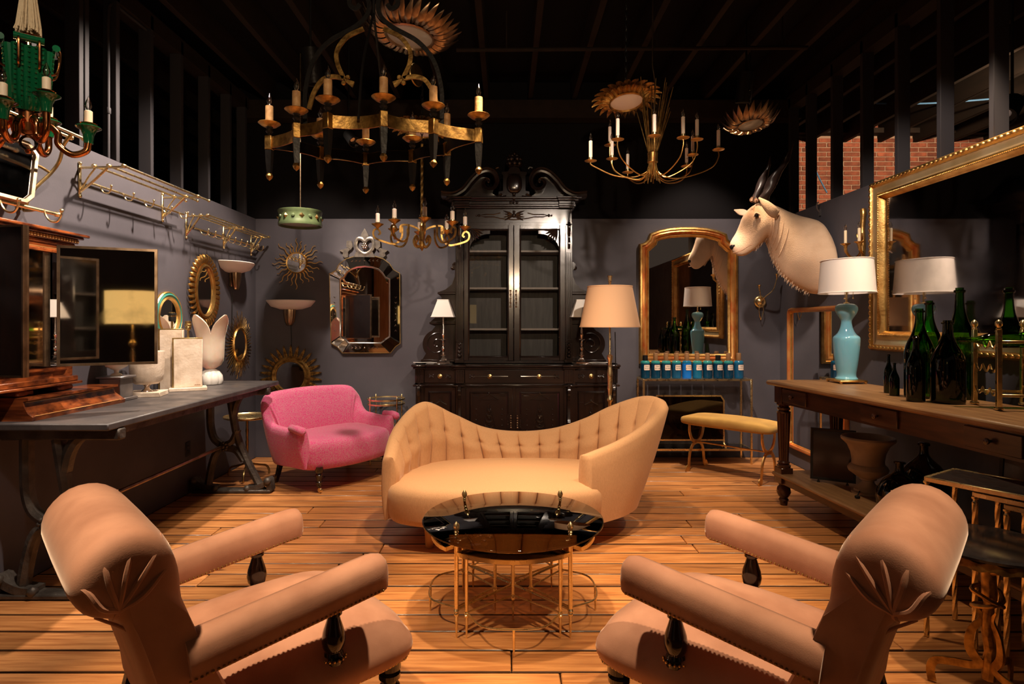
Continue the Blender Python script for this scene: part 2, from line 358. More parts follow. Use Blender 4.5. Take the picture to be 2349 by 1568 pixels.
def fur_coat():
    """antelope coat: pale fur, brown blaze on the face, darker dewlap (colours of the hide itself)"""
    m = mat('fur_coat', (.72, .51, .35), .9, sheen=.3, col2=(.58, .38, .24), nscale=6, bump=.35, bscale=150, lo=.45, hi=.8)
    nt = m.node_tree; n = nt.nodes; L = nt.links; b = n['Principled BSDF']; tc = [x for x in n if x.type == 'TEX_COORD'][0]
    cur = b.inputs['Base Color'].links[0].from_socket
    nz = n.new('ShaderNodeTexNoise'); nz.inputs['Scale'].default_value = 12; L.new(tc.outputs['Object'], nz.inputs['Vector'])
    for p, r0, r1, c in ((P(1716, 535, 5.31), .03, .10, (.42, .26, .18)), (P(1724, 484, 5.33), .06, .135, (.30, .15, .07)), (P(1705, 508, 5.34), .065, .14, (.10, .05, .025)), (P(1838, 640, 5.03), .08, .24, (.36, .23, .15)), (P(1770, 575, 5.20), .02, .10, (.42, .28, .18)), (P(1850, 535, 5.02), .008, .03, (.26, .14, .07)), (P(1808, 555, 5.12), .006, .02, (.34, .19, .11))):
        d = n.new('ShaderNodeVectorMath'); d.operation = 'DISTANCE'; d.inputs[1].default_value = p; L.new(tc.outputs['Object'], d.inputs[0])
        ad = n.new('ShaderNodeMath'); ad.operation = 'MULTIPLY_ADD'; L.new(nz.outputs[0], ad.inputs[0]); ad.inputs[1].default_value = r1*.5; L.new(d.outputs['Value'], ad.inputs[2])
        mr = n.new('ShaderNodeMapRange'); mr.inputs[1].default_value = r0+r1*.25; mr.inputs[2].default_value = r1*1.25; mr.inputs[3].default_value = .85; mr.inputs[4].default_value = 0; L.new(ad.outputs[0], mr.inputs[0])
        mx = n.new('ShaderNodeMix'); mx.data_type = 'RGBA'; mx.inputs[7].default_value = (*c, 1); L.new(mr.outputs[0], mx.inputs[0]); L.new(cur, mx.inputs[6]); cur = mx.outputs[2]
    L.new(cur, b.inputs['Base Color'])
fur_coat()
# ================================================================== the room
def struct(o): o['kind'] = 'structure'; return o
floor = struct(box('floor', 'subfloor', None, -2.75, -4.6, -.06, 3.0, 6.3, -.024))
rp = random.Random(3); y = 1.02; row = 0
while y < YB-.01:
    wd = .147+rp.uniform(-.009, .009); y1 = min(y+wd, YB); xs = [XL]; x = XL+rp.uniform(.6, 2.8)
    while x < XR-.4: xs.append(x); x += rp.uniform(1.9, 3.6)
    xs.append(XR)
    for a, b in zip(xs, xs[1:]):
        l = b-a; dz = rp.uniform(-.0012, .0012)
        o = MB().box(-l/2+.0025, -(y1-y)/2+.0034, -.024, l/2-.0025, (y1-y)/2-.0034, 0, b=.004).build('plank', 'plank', floor)
        o.location = ((a+b)/2, (y+y1)/2, dz-.0012)
    y = y1
o = MB().box(-2.6, -2.75, -.024, 2.6, 2.75, -.001).build('plank_field', 'plank', floor); o.location = (.1, -1.735, 0)
wb = struct(box('wall_back', 'wall_paint', None, -2.75, YB, 0, 3.0, YB+.1, WALLH))
box('upper_panel', 'black_paint', wb, -2.75, YB+.03, WALLH, 3.0, YB+.13, 3.85)
wl = struct(box('wall_left', 'wall_paint', None, XL-.1, -1.0, 0, XL, 6.2, WALLH))
wr = struct(box('wall_right', 'wall_paint', None, XR, -1.0, 0, XR+.1, 6.2, WALLH))
struct(box('wall_front', 'wall_paint', None, -2.67, -4.6, 0, 2.9, -4.5, 3.86))
st = MB().box(-.019, -.045, WALLH, .019, .045, 3.6, b=.003)
for Y in (3.24, 3.65, 3.94, 4.32, 4.72, 5.15, 5.55, 5.88):
    o = st.build('stud', 'stud_paint', wl); o.location = (XL-.045, Y, 0); o.rotation_euler.z = PI/2
o = st.build('stud', 'stud_paint', wl); o.location = (XL-.045, 3.60, 0); o.rotation_euler.z = PI/2
for Y in (5.56, 5.13, 4.70, 4.28, 3.86, 3.44, 3.02, 5.9):
    o = st.build('stud', 'stud_paint', wr); o.location = (XR+.045, Y, 0); o.rotation_euler.z = PI/2
box('header', 'joist_wood', wl, XL-.12, -.6, 3.5, XL, 6.2, 3.62)
box('header', 'joist_wood', wr, XR, -.6, 3.5, XR+.12, 6.2, 3.62)
ce = struct(box('ceiling', 'black_paint', None, -5, -.6, 3.86, 8, 9.5, 3.92))
jm = MB().box(-.025, -4, 3.62, .025, 4, 3.86, b=.004)
for i in range(27):
    o = jm.build('joist', 'joist_wood', ce); o.location = (-4.6+i*.44, 4.2, 0)
box('beam', 'joist_wood', wb, -2.7, YB-.16, 3.42, 2.95, YB, 3.6)
# brick wall of the old building, seen between the studs
YK = 7.4; k = YK/F
bw = struct(box('wall_brick', 'mortar', None, 2.95, YK+.016, 1.9, 8, YK+.15, 3.70))
bmesh_ = MB().box(-.098, -.012, -.024, .098, .045, .024, b=.004).build('brick', 'brick', bw)
rows = 0; first = True; zc = 2.30
while zc < 3.66:
    x = 3.05+(.104 if rows % 2 else 0)
    while x < 6.9:
        px = CX+x/k; py = CY-(zc-H)/k
        if px < 2400 and py < CY-.38*(px-CX)+14:
            o = bmesh_ if first else bmesh_.copy()
            if not first: C.objects.link(o)
            first = False; o.location = (x+rp.uniform(-.003, .003), YK+.02+rp.uniform(-.003, .003), zc); o.rotation_euler = (rp.uniform(-.02, .02), 0, rp.uniform(-.02, .02))
        x += .208
    zc += .0585; rows += 1
box('ledge', 'joist_wood', bw, 2.95, YK-.12, 3.70, 8, YK+.15, 3.76)
for x in (3.9, 4.7, 5.5, 6.2): box('pier', 'brick', bw, x-.12, YK, 3.76, x+.12, YK+.1, 3.86)
struct(box('wall_outer', 'black_paint', None, -5.1, -2.7, 0, -5.0, 9.6, 3.9))
struct(box('wall_side', 'black_paint', None, 8.0, -.6, 0, 8.1, 9.6, 3.9))
struct(box('wall_end', 'black_paint', None, -5.0, 9.5, 0, 8.0, 9.6, 3.9))
# wooden posts of the hall behind the viewer, caught by the mirrors
for i, (x, y, l) in enumerate(((-2.36, .66, 'square timber post against the left wall, seen in the venetian mirror'), (1.55, -1.6, 'square timber post of the hall seen in the gilt mirrors'))):
    t = thing('timber_post', l, 'post', (x, y, 0)); box('shaft', 'post_wood', t, -.17, -.17, 0, .17, .17, 3.6, b=.01)
    box('plinth', 'post_wood', t, -.19, -.19, 0, .19, .19, .18, b=.01)
# conduit on the left studs
cd = MB().tube([np.array(q)+V(XL-.032, 3.89, WALLH) for q in cat([(0, 0, 0), (0, 0, .55), (0, 0, .95), (0, .05, 1.04), (0, .2, 1.05), (0, .5, 1.05)], 6)], .011, 10).build('conduit', 'stud_paint', wl)
MB().lathe([(.014, .30), (.016, .305), (.016, .335), (.014, .34)], 10, T_(XL-.032, 3.89, WALLH)).build('coupling', 'stud_paint', cd)
pp = MB().tube([(-.4, 4.75, 3.55), (2.4, 4.75, 3.57)], .016, 8).build('sprinkler_pipe', 'joist_wood', ce)
for x in (0, 1.2, 2.2): MB().tube([(x, 4.75, 3.56), (x, 4.75, 3.87)], .006, 6).build('hanger', 'joist_wood', pp)
MB().tube(cat([P(1848, 335, 6.9), P(1862, 370, 6.9), P(1880, 410, 6.9), P(1897, 442, 6.9)], 5), .008, 6).build('cable', 'tape_blue', bw)
MB().tube(cat([P(2010, 237, 6.6), P(2100, 238, 6.4), P(2200, 233, 6.2), P(2330, 222, 6.0)], 5), .009, 6).build('cable', 'tape_blue', bw)
t = thing('wall_outlet', 'black power outlet low on the left wall under the slate table', 'outlet', (XL, 4.8, .36), RL)
box('plate', 'wire_black', t, -.035, -.006, -.058, .035, 0, .058, b=.003)
for z in (-.02, .02): box('socket', 'black_lacquer', t, -.014, -.009, z-.012, .014, -.005, z+.012, b=.002)
# ceiling spotlight heads that show in the picture
def can(name, label, loc, to, L=.24, r=.062):
    t = thing(name, label, 'spotlight', loc); d = (Vector(to)-Vector(loc)).normalized(); q = d.to_track_quat('-Z', 'Y').to_matrix().to_4x4()
    MB().lathe([(r*.8, .0), (r, .0), (r, -L), (r*.88, -L), (r*.85, -L+.04), (0, -L+.05)][::-1], 20, q).build('housing', 'iron', t)
    MB().lathe([(r*.8, -L+.045), (.001, -L+.05)], 16, q).build('lens', 'silver', t)
    MB().tube([(0, 0, -.02), (0, 0, .1), (0, 0, 3.865-loc[2])], .008, 6).build('stem', 'iron', t)
can('track_spotlight', 'black cylinder ceiling spotlight aimed down near the bronze sunburst', P(1712, 165, 4.9), (1.9, 5.6, .6))
can('track_spotlight', 'black cylinder ceiling spotlight above the iron ring chandelier', P(712, 112, 4.2), (-1.2, 4.6, 1))
can('track_spotlight', 'small bright ceiling spotlight behind the iron ring chandelier', P(800, 308, 5.2), (-.3, 4.0, 1.6), .14, .05)
can('track_spotlight', 'black ceiling spotlight beyond the studs of the right wall', P(2322, 235, 3.6), (1.6, 2.6, 1.2), .18, .06)
# ================================================================== seating
def nails(pts, r=.0045):
    m = MB()
    for p in pts: m.lathe([(.0004, -r), (r*.8, -r*.6), (r, 0), (r*.8, r*.6), (.0004, r)], 6, T_(*p))
    return m
def along(pts, step):
    out = []; acc = 0; pts = [np.array(p, float) for p in pts]
    for a, b in zip(pts, pts[1:]):
        L = np.linalg.norm(b-a); d = acc
        while d < L: out.append(a+(b-a)*d/L); d += step
        acc = d-L
    return out
LEG_T = [(.020, 0), (.024, .01), (.018, .03), (.020, .05), (.030, .09), (.034, .12), (.030, .145), (.022, .15), (.034, .158), (.034, .172), (.022, .178), (.022, .19), (.036, .198), (.036, .214), (.024, .22), (.038, .23), (.038, .27)]
POST = [(.030, 0), (.032, .012), (.024, .018), (.030, .026), (.026, .036), (.033, .05), (.036, .07), (.032, .095), (.022, .125), (.018, .14), (.026, .146), (.026, .155), (.019, .16), (.030, .172), (.030, .18)]
def armchair(label, loc, rz):
    t = thing('armchair', label, 'armchair', loc, rz)
    loop = cat([(.20, .35), (.158, .48), (.118, .58), (.090, .66), (.082, .74), (.052, .825), (-.01, .868), (-.085, .862), (-.14, .81), (-.155, .745), (-.125, .685), (-.078, .66), (-.050, .64), (-.022, .56), (.012, .44), (.045, .33), (.07, .25)], 3, True)
    rings = []
    ys = ((.20, 1.01), (.255, 1), (.285, .975), (.303, .93), (.316, .85), (.325, .72), (.330, .55), (.331, .36))
    for yy, s in [(-y_, k) for y_, k in ys[::-1]]+[(0, 1.02)]+list(ys):
        ring = []
        for u, z in loop:
            c = (-.035, .755) if z > .64 else ((.105-.3*(z-.5)), z)
            if z > .64: cu, cz = c; ring.append((cu+(u-cu)*s, yy, cz+(z-cz)*s))
            else: ring.append((c[0]+(u-c[0])*max(s, .8), yy, z))
        rings.append(ring)
    bk = MB().loft(rings).build('backrest', 'velvet_rose', t, 60)
    for sg in (-1, 1):
        for (du, dz) in ((-.105, .012), (-.062, .085), (.005, .106), (.072, .085), (.098, .02)):
            MB().tube(cat([(-.066, sg*.300, .662), (-.058, sg*.322, .685), (-.05+du*.42, sg*.331, .70+dz*.55), (-.04+du*.75, sg*.324, .74+dz*.66), (-.035+du*.98, sg*.300, .755+dz*.80), (-.035+du*1.08, sg*.27, .757+dz*.92)], 4), lerpl([.003, .006, .0075, .007, .005, .002], 4), 7).build('pleat', 'velvet_rose', bk)
    for y_ in (-.285, .285):
        MB().tube(cat([(-.10, y_, .672), (-.02, y_, .60), (.03, y_, .46), (.078, y_, .32)], 4), .004, 6).build('piping', 'velvet_rose', bk)
    # seat with a crowned top
    def crown(p):
        x, y_, z = p
        if z > .34: z += .045*max(0, 1-((x-.50)/.42)**2)*max(0, 1-(y_/.36)**2)
        z = max(z, .256)
        return (x, y_*(1-.10*max(0, (.45-x))), z)
    st_ = MB().sell((.44, 0, .300), (.375, .358, .112), .92, .30, 48, 30, fn=crown).build('seat', 'velvet_rose', t, 180)
    sq = lambda v: math.copysign(abs(v)**.28, v); rim = [crown((.44+.362*sq(math.cos(q)), .345*sq(math.sin(q)), .270)) for q in np.linspace(-PI*.8, PI*.8, 90)]
    nt_ = nails(along(rim, .0135)).build('nailhead_trim', 'brass_old', st_); nt_['kind'] = 'stuff'
    box('seat_rail', 'black_lacquer', t, .10, -.30, .235, .78, .30, .262, b=.01)
    prof = [(-.052, -.055), (-.056, -.02), (-.05, .02), (-.035, .042), (0, .052), (.035, .042), (.05, .02), (.056, -.02), (.052, -.055)]
    for sg in (-1, 1):
        y_ = sg*.305
        path = cat([(.09, y_*.99, .520), (.25, y_, .540), (.45, y_*1.02, .565), (.58, y_*1.03, .582), (.632, y_*1.03, .587)], 5)
        n0 = len(path); path += [np.array((.632+e, y_*1.03, .587)) for e in (.012, .022, .030, .036, .040)]
        sc_ = [1]*n0+[.98, .93, .84, .68, .42]
        a = MB().sweep(path, prof, up=(0, 0, 1), scale=sc_).build('armrest', 'velvet_rose', t, 60)
        tr = [p for q in (-1, 1) for p in along([np.array(x)+V(0, q*.054, -.05) for x in path[:-4]], .0135)]
        nt_ = nails(tr).build('nailhead_trim', 'brass_old', a); nt_['kind'] = 'stuff'
        p = MB().lathe([(r, z) for r, z in POST], 18, T_(.50, sg*.312, .345)).build('arm_post', 'black_lacquer', t)
        nt_ = nails([(.50+.036*math.cos(q), sg*.312+.036*math.sin(q), .362) for q in np.linspace(0, 2*PI, 17)[:-1]]).build('nailhead_ring', 'brass_old', p); nt_['kind'] = 'stuff'
        MB().lathe([(r, z*.98) for r, z in LEG_T], 18, T_(.72, sg*.275, 0)).build('leg', 'black_lacquer', t)
        MB().sweep([(.02, sg*.26, 0), (.06, sg*.265, .14), (.10, sg*.27, .30)], [(-.018, -.018), (.018, -.018), (.018, .018), (-.018, .018)], up=(0, 1, 0)).build('leg', 'black_lacquer', t)
    return t
a1 = armchair('rose velvet scroll-back armchair set before the slate trestle table', (-1.105, 1.70, -0.0), math.atan2(.68, .73))
a2 = armchair('rose velvet scroll-back armchair set beside the black marble side table', (1.09, 1.69, 0), math.atan2(.67, -.74))
def shell(st, k, roll=.045, bulge=.03, tuft=None, nv=20, ends=True, NTs=0):
    """upholstered wall: stations (inner foot, top, outer foot)"""
    A = [cat([s[i] for s in st], k) for i in range(3)]; n = len(A[0]); rings = []
    S = [0]
    for i in range(1, n): S.append(S[-1]+np.linalg.norm((A[0][i]+A[1][i]-A[0][i-1]-A[1][i-1])/2))
    S = [x/S[-1] for x in S]
    if NTs:
        fr = (0, .02, .06, .13, .25, .4, .6, .75, .87, .94, .98); s2 = [(j+q)/NTs for j in range(NTs) for q in fr]+[1.0]
        A = [[V(*[np.interp(u, S, [p[c] for p in B]) for c in range(3)]) for u in s2] for B in A]; S = s2; n = len(S)
    for i in range(n):
        I, Tt, O = A[0][i], A[1][i], A[2][i]
        d = O-I; d[2] = 0; d /= np.linalg.norm(d)+1e-9
        # outward from the top curve
        j0, j1 = max(0, i-(6 if NTs else 1)), min(n-1, i+(6 if NTs else 1)); tg = A[1][j1]-A[1][j0]; nn = V(-tg[1], tg[0], 0); nn /= np.linalg.norm(nn)+1e-9
        if nn @ d < 0: nn = -nn
        d = nn
        Ti = Tt-d*roll+V(0, 0, -roll*.6); To = Tt+d*roll*.7+V(0, 0, -roll*.7)
        ring = []
        for q in range(nv):
            v = q/(nv-1); p = I*(1-v)+Ti*v
            off = bulge*math.sin(PI*min(1, v*1.02))
            if tuft: off += tuft(S[i], v)
            ring.append(p-d*off)
        ring += [Tt-d*roll*.55+V(0, 0, -roll*.12), Tt, Tt+d*roll*.45+V(0, 0, -roll*.18), To]
        for q in range(1, 6):
            v = q/6; ring.append(To*(1-v)+O*v+d*(.012*math.sin(PI*v)))
        ring += [O]
        rings.append(ring)
    if ends:
        for side in (0, -1):
            r0 = [np.array(p) for p in rings[side]]; c = sum(r0)/len(r0); tg = A[1][0]-A[1][1] if side == 0 else A[1][-1]-A[1][-2]
            tg[2] = 0; tg /= np.linalg.norm(tg)
            ex = [[p*(1-s)+np.array([c[0], c[1], p[2]*.92+c[2]*.08])*s+tg*e for p in r0] for s, e in ((.12, .012), (.38, .024), (.75, .03))]
            rings = (ex[::-1]+rings) if side == 0 else (rings+ex)
    return MB().loft(rings), S, A
# ---- tufted kidney sofa
so = thing('tufted_sofa', 'honey gold asymmetric tufted sofa with a high curled right end', 'sofa', (0, 0, 0))
IN = [(-.69, 3.74), (-.665, 3.98), (-.54, 4.20), (-.34, 4.32), (-.10, 4.36), (.12, 4.37), (.34, 4.36), (.55, 4.33), (.72, 4.27), (.84, 4.17), (.87, 4.05), (.80, 3.92), (.68, 3.83), (.56, 3.76), (.47, 3.69)]
TP = [(-.745, 3.74, .545), (-.735, 4.02, .685), (-.61, 4.35, .80), (-.40, 4.50, .69), (-.17, 4.53, .585), (.09, 4.54, .552), (.357, 4.54, .575), (.59, 4.53, .65), (.787, 4.52, .745), (.98, 4.47, .82), (1.085, 4.34, .838), (1.10, 4.18, .80), (.93, 3.97, .70), (.72, 3.80, .625), (.50, 3.66, .572)]
OU = [(-.76, 3.70), (-.755, 4.02), (-.62, 4.30), (-.40, 4.43), (-.15, 4.48), (.1, 4.49), (.36, 4.48), (.58, 4.46), (.76, 4.41), (.87, 4.30), (.905, 4.12), (.86, 3.94), (.75, 3.78), (.62, 3.67), (.50, 3.585)]
stn = [((i[0], i[1], .33), t_, (o_[0], o_[1], .15)) for i, t_, o_ in zip(IN, TP, OU)]
NT = 21; sm = lambda a, b, x: (lambda q: q*q*(3-2*q))(min(1, max(0, (x-a)/(b-a))))
def tuft(s, v):
    q = s*NT; f = abs(math.sin(PI*q))**.38; wdw = sm(0, .06, v)*(1-.55*sm(.66, 1, v))*sm(.02, .06, s)*(1-sm(.90, .95, s))
    ds = q-round(q); but = -.020*math.exp(-(ds/.16)**2-((v-.66)/.055)**2)*sm(.05, .1, s)*(1-sm(.88, .92, s))
    hump = .010*math.exp(-((v-.50)/.12)**2)*f
    return (.050*(f-.6)+hump)*wdw+but
m_, S_, A_ = shell(stn, 16, .05, .022, tuft, 30, True, NT)
bk = m_.build('backrest', 'linen_gold', so, 75)
for j in range(1, NT):
    s = j/NT
    if s < .07 or s > .88: continue
    i = min(range(len(S_)), key=lambda q: abs(S_[q]-s)); v = .66
    p = A_[0][i]*(1-v)+A_[1][i]*v; tg = A_[1][min(i+6, len(S_)-1)]-A_[1][i-6]; d = V(-tg[1], tg[0], 0); d /= np.linalg.norm(d); dd = A_[2][i]-A_[0][i]
    if d @ dd < 0: d = -d
    p = p-d*(-.012)
    MB().sphere(p, .010, 10).build('button', 'linen_gold', bk)
SO = [(-.70, 3.62), (-.755, 3.80), (-.72, 4.03), (-.58, 4.27), (-.34, 4.38), (.12, 4.42), (.55, 4.38), (.80, 4.22), (.84, 4.02), (.72, 3.82), (.60, 3.66), (.50, 3.555), (.30, 3.50), (0, 3.475), (-.30, 3.485), (-.55, 3.53)]
so2 = cat(SO, 5, True); c0 = V(.02, 3.93)
rings = []
for z, s in ((.155, .93), (.165, .975), (.20, .995), (.29, 1.0), (.335, .995), (.362, .975), (.380, .93), (.392, .84), (.400, .6), (.403, .3)):
    rings.append([(c0[0]+(p[0]-c0[0])*s, c0[1]+(p[1]-c0[1])*s, z) for p in so2])
MB().loft(rings).build('seat', 'linen_gold', so, 60)
for x, y_ in ((-.473, 3.65), (.48, 3.66)):
    MB().lathe([(.020, 0), (.024, .006), (.026, .05), (.030, .10), (.030, .17)], 14, T_(x, y_, 0)).build('leg', 'inlay', so)
for x, y_ in ((.80, 4.38), (-.52, 4.32)):
    l = MB().lathe([(.018, .045), (.024, .06), (.024, .17)], 12, T_(x, y_, 0)).build('leg', 'inlay', so)
    MB().lathe([(.006, -.010), (.020, -.010), (.022, 0), (.020, .010), (.006, .010)], 14, T_(x+.02, y_, .0225) @ R_(PI/2, 'X')).build('caster', 'iron', l)
# ---- pink loveseat
lv = thing('pink_loveseat', 'small bright pink wool loveseat with scrolled arms on turned legs', 'loveseat', (-1.542, 5.28, 0), math.atan2(-.6, .8))
h = [((.25, -.44, .25), (.23, -.475, .52), (.25, -.465, .20)), ((.12, -.435, .25), (.11, -.475, .515), (.12, -.47, .20)), ((.0, -.43, .25), (-.02, -.48, .52), (0, -.47, .20)),
     ((-.12, -.42, .25), (-.15, -.485, .535), (-.12, -.465, .20)), ((-.17, -.40, .25), (-.225, -.49, .595), (-.18, -.455, .20)), ((-.195, -.37, .25), (-.275, -.485, .70), (-.22, -.44, .20)), ((-.215, -.30, .25), (-.325, -.42, .768), (-.26, -.37, .20)), ((-.24, -.15, .25), (-.365, -.2, .785), (-.30, -.2, .20)), ((-.245, 0, .25), (-.37, 0, .79), (-.31, 0, .20))]
hh = h+[tuple((p[0], -p[1], p[2]) for p in s) for s in h[:-1][::-1]]
m_, S_, A_ = shell(hh, 7, .048, .03, None, 14)
bk = m_.build('backrest', 'pink_wool', lv, 75)
for sg in (-1, 1):
    MB().tube(cat([(.12, sg*.49, .525), (.2, sg*.505, .525), (.27, sg*.50, .515), (.285, sg*.475, .50)], 4), [.030]*4+[.034]*4+[.036]*2+[.034, .026, .012], 10).build('arm_scroll', 'pink_wool', bk)
out = cat([(-.24, -.41), (.10, -.44), (.26, -.43), (.335, -.30), (.375, -.12), (.38, 0.0), (.375, .12), (.335, .30), (.26, .43), (.10, .44), (-.24, .41)], 4, True)
rings = []
for z, s in ((.185, .95), (.20, .985), (.25, 1), (.34, 1.0), (.385, .985), (.41, .94), (.425, .85), (.44, .6), (.444, .3)):
    rings.append([(p[0]*s, p[1]*s, z) for p in out])
MB().loft(rings).build('seat', 'pink_wool', lv, 60)
for sg in (-1, 1):
    l = MB().lathe([(.012, .045), (.018, .05), (.02, .075), (.028, .085), (.019, .095), (.024, .125), (.032, .145), (.022, .155), (.033, .17), (.033, .21)], 14, T_(.29, sg*.35, 0)).build('leg', 'black_lacquer', lv)
    MB().lathe([(.005, -.009), (.020, -.009), (.022, 0), (.020, .009), (.005, .009)], 14, T_(.305, sg*.35, .022) @ R_(PI/2, 'X')).build('caster', 'brass', l)
    MB().sweep([(-.28, sg*.38, 0), (-.25, sg*.37, .1), (-.22, sg*.36, .22)], [(-.018, -.02), (.018, -.02), (.018, .02), (-.018, .02)], up=(0, 1, 0), scale=[.7, .85, 1]).build('leg', 'black_lacquer', lv)
# ---- bench with curule legs
be = thing('curule_bench', 'mustard suede bench on gilt curule legs', 'bench', (0, 0, 0))
pa, pb = V(1.80, 5.64), V(2.27, 5.16)      # centres of the two leg frames
ax = (pb-pa)/np.linalg.norm(pb-pa); nx = V(-ax[1], ax[0]); be.location = (*(pa+pb)/2, 0); be.rotation_euler.z = math.atan2(ax[1], ax[0])
LB = np.linalg.norm(pb-pa)/2
MB().sell((0, 0, .465), (LB+.10, .165, .045), .5, .22, 40, 14, fn=lambda p: (p[0], p[1], p[2]+(.02*(1-(p[0]/(LB+.12))**2) if p[2] > .46 else 0))).build('cushion', 'mustard_suede', be, 60)
fl = [(-.016, -.005), (.016, -.005), (.016, .005), (-.016, .005)]
for sg in (-1, 1):
    x = sg*LB
    lg = MB().sweep(cat([(x, -.135, .43), (x, -.13, .36), (x, -.085, .285), (x, 0, .255), (x, .085, .285), (x, .13, .36), (x, .135, .43)], 6), fl, up=(1, 0, 0)).build('leg_frame', 'gilt', be)
    lo = [(x, -.165, .045), (x, -.185, .035), (x, -.19, .015), (x, -.17, .008), (x, -.15, .02), (x, -.142, .08), (x, -.125, .17), (x, -.07, .235), (x, 0, .25)]
    MB().sweep(cat(lo+[(x, -q[1], q[2]) for q in lo[:-1][::-1]], 5), fl, up=(1, 0, 0)).build('foot_scroll', 'gilt', lg)
MB().tube([(-LB, 0, .253), (LB, 0, .253)], .007, 8).build('stretcher', 'gilt', be)
# ================================================================== coffee table and nest
ct = thing('round_coffee_table', 'round brass coffee table with smoked glass top and acorn finials', 'coffee table', (.03, 2.85, 0))
MB().lathe([(0.001, .436), (.425, .436), (.43, .440), (.43, .446), (.425, .449), (.001, .449)], 72).build('glass_top', 'smoke', ct)
FIN = [(.006, 0), (.009, .004), (.006, .008), (.011, .014), (.007, .02), (.012, .027), (.0145, .036), (.012, .046), (.006, .054), (.001, .060)]
RING = [(.346, -.006), (.354, -.006), (.354, .006), (.346, .006)]
def hoop(r, z, w, h, a0=0, a1=2*PI, n=72):
    closed = abs(a1-a0-2*PI) < 1e-6
    pts = [(r*math.cos(a), r*math.sin(a), z) for a in np.linspace(a0, a1, n+1)[:(n if closed else n+1)]]
    return MB().sweep(pts, [(-w, -h), (w, -h), (w, h), (-w, h)], closed, up=(0, 0, 1))
hoop(.372, .426, .004, .0095).build('top_ring', 'brass', ct)
for i in range(4):
    a = PI/4+i*PI/2; x, y_ = .352*math.cos(a), .352*math.sin(a)
    l = MB().lathe([(.003, 0), (.006, .05), (.007, .095), (.011, .10), (.011, .108), (.008, .112), (.013, .12), (.008, .128), (.0095, .134), (.0095, .40), (.012, .405), (.009, .412), (.009, .436)], 14, T_(x, y_, 0)).build('leg', 'brass', ct)
    MB().lathe(FIN, 12, T_(x, y_, .449)).build('finial', 'brass', l)
    MB().tube([(0, 0, .125), (x, y_, .125)], .006, 8).build('stretcher', 'brass', ct)
    MB().tube([(0, 0, .425), (x, y_, .425)], .005, 8).build('top_stretcher', 'brass', ct)
MB().lathe([(.012, .112), (.016, .118), (.016, .132), (.010, .138)]+[(r, .138+z*.8) for r, z in FIN], 12).build('hub', 'brass', ct)
def quarter(label, ang):
    t = thing('quarter_nesting_table', label, 'side table', (.03, 2.85, 0), ang, 'quarter tables under the round glass top')
    g = math.radians(39); R = .385
    out = [(.075, 0)]+[(R*math.cos(a), R*math.sin(a)) for a in np.linspace(-g, g, 15)]
    MB().prism(out, 0, .005, T_(0, 0, .385) @ R_(PI/2, 'X') ).build('glass_top', 'smoke', t)
    pts = [(x, y_, .385) for x, y_ in out]
    MB().sweep(pts, [(-.004, -.009), (.004, -.009), (.004, .009), (-.004, .009)], True, up=(0, 0, 1)).build('rim', 'brass', t)
    L3 = [(.003, 0), (.0055, .05), (.0065, .09), (.010, .094), (.010, .102), (.007, .105), (.011, .111), (.007, .118), (.0075, .122), (.0075, .355), (.0105, .36), (.008, .366), (.008, .378)]
    for x, y_ in ((.085, 0), (.325*math.cos(g), .325*math.sin(g)), (.325*math.cos(g), -.325*math.sin(g))):
        MB().lathe(L3, 12, T_(x, y_, 0)).build('leg', 'brass', t)
    for sg in (-1, 1):
        MB().tube([(.085, 0, .112), (.325*math.cos(g), sg*.325*math.sin(g), .112)], .0048, 8).build('stretcher', 'brass', t)
    a = [(.325*math.cos(g), -.325*math.sin(g), .112), (.37, -.13, .112), (.395, 0, .112), (.37, .13, .112), (.325*math.cos(g), .325*math.sin(g), .112)]
    MB().tube(cat(a, 6), .0045, 8).build('arc_rail', 'brass', t)
    MB().lathe([(.003, 0), (.006, .05), (.0065, .11)], 10, T_(.395, 0, 0)).build('foot', 'brass', t)
for i, w_ in enumerate(('facing the sofa', 'toward the slate table', 'between the two rose armchairs', 'toward the long oak table')):
    quarter('quarter-round brass nesting table under the coffee table, '+w_, PI/2+i*PI/2)
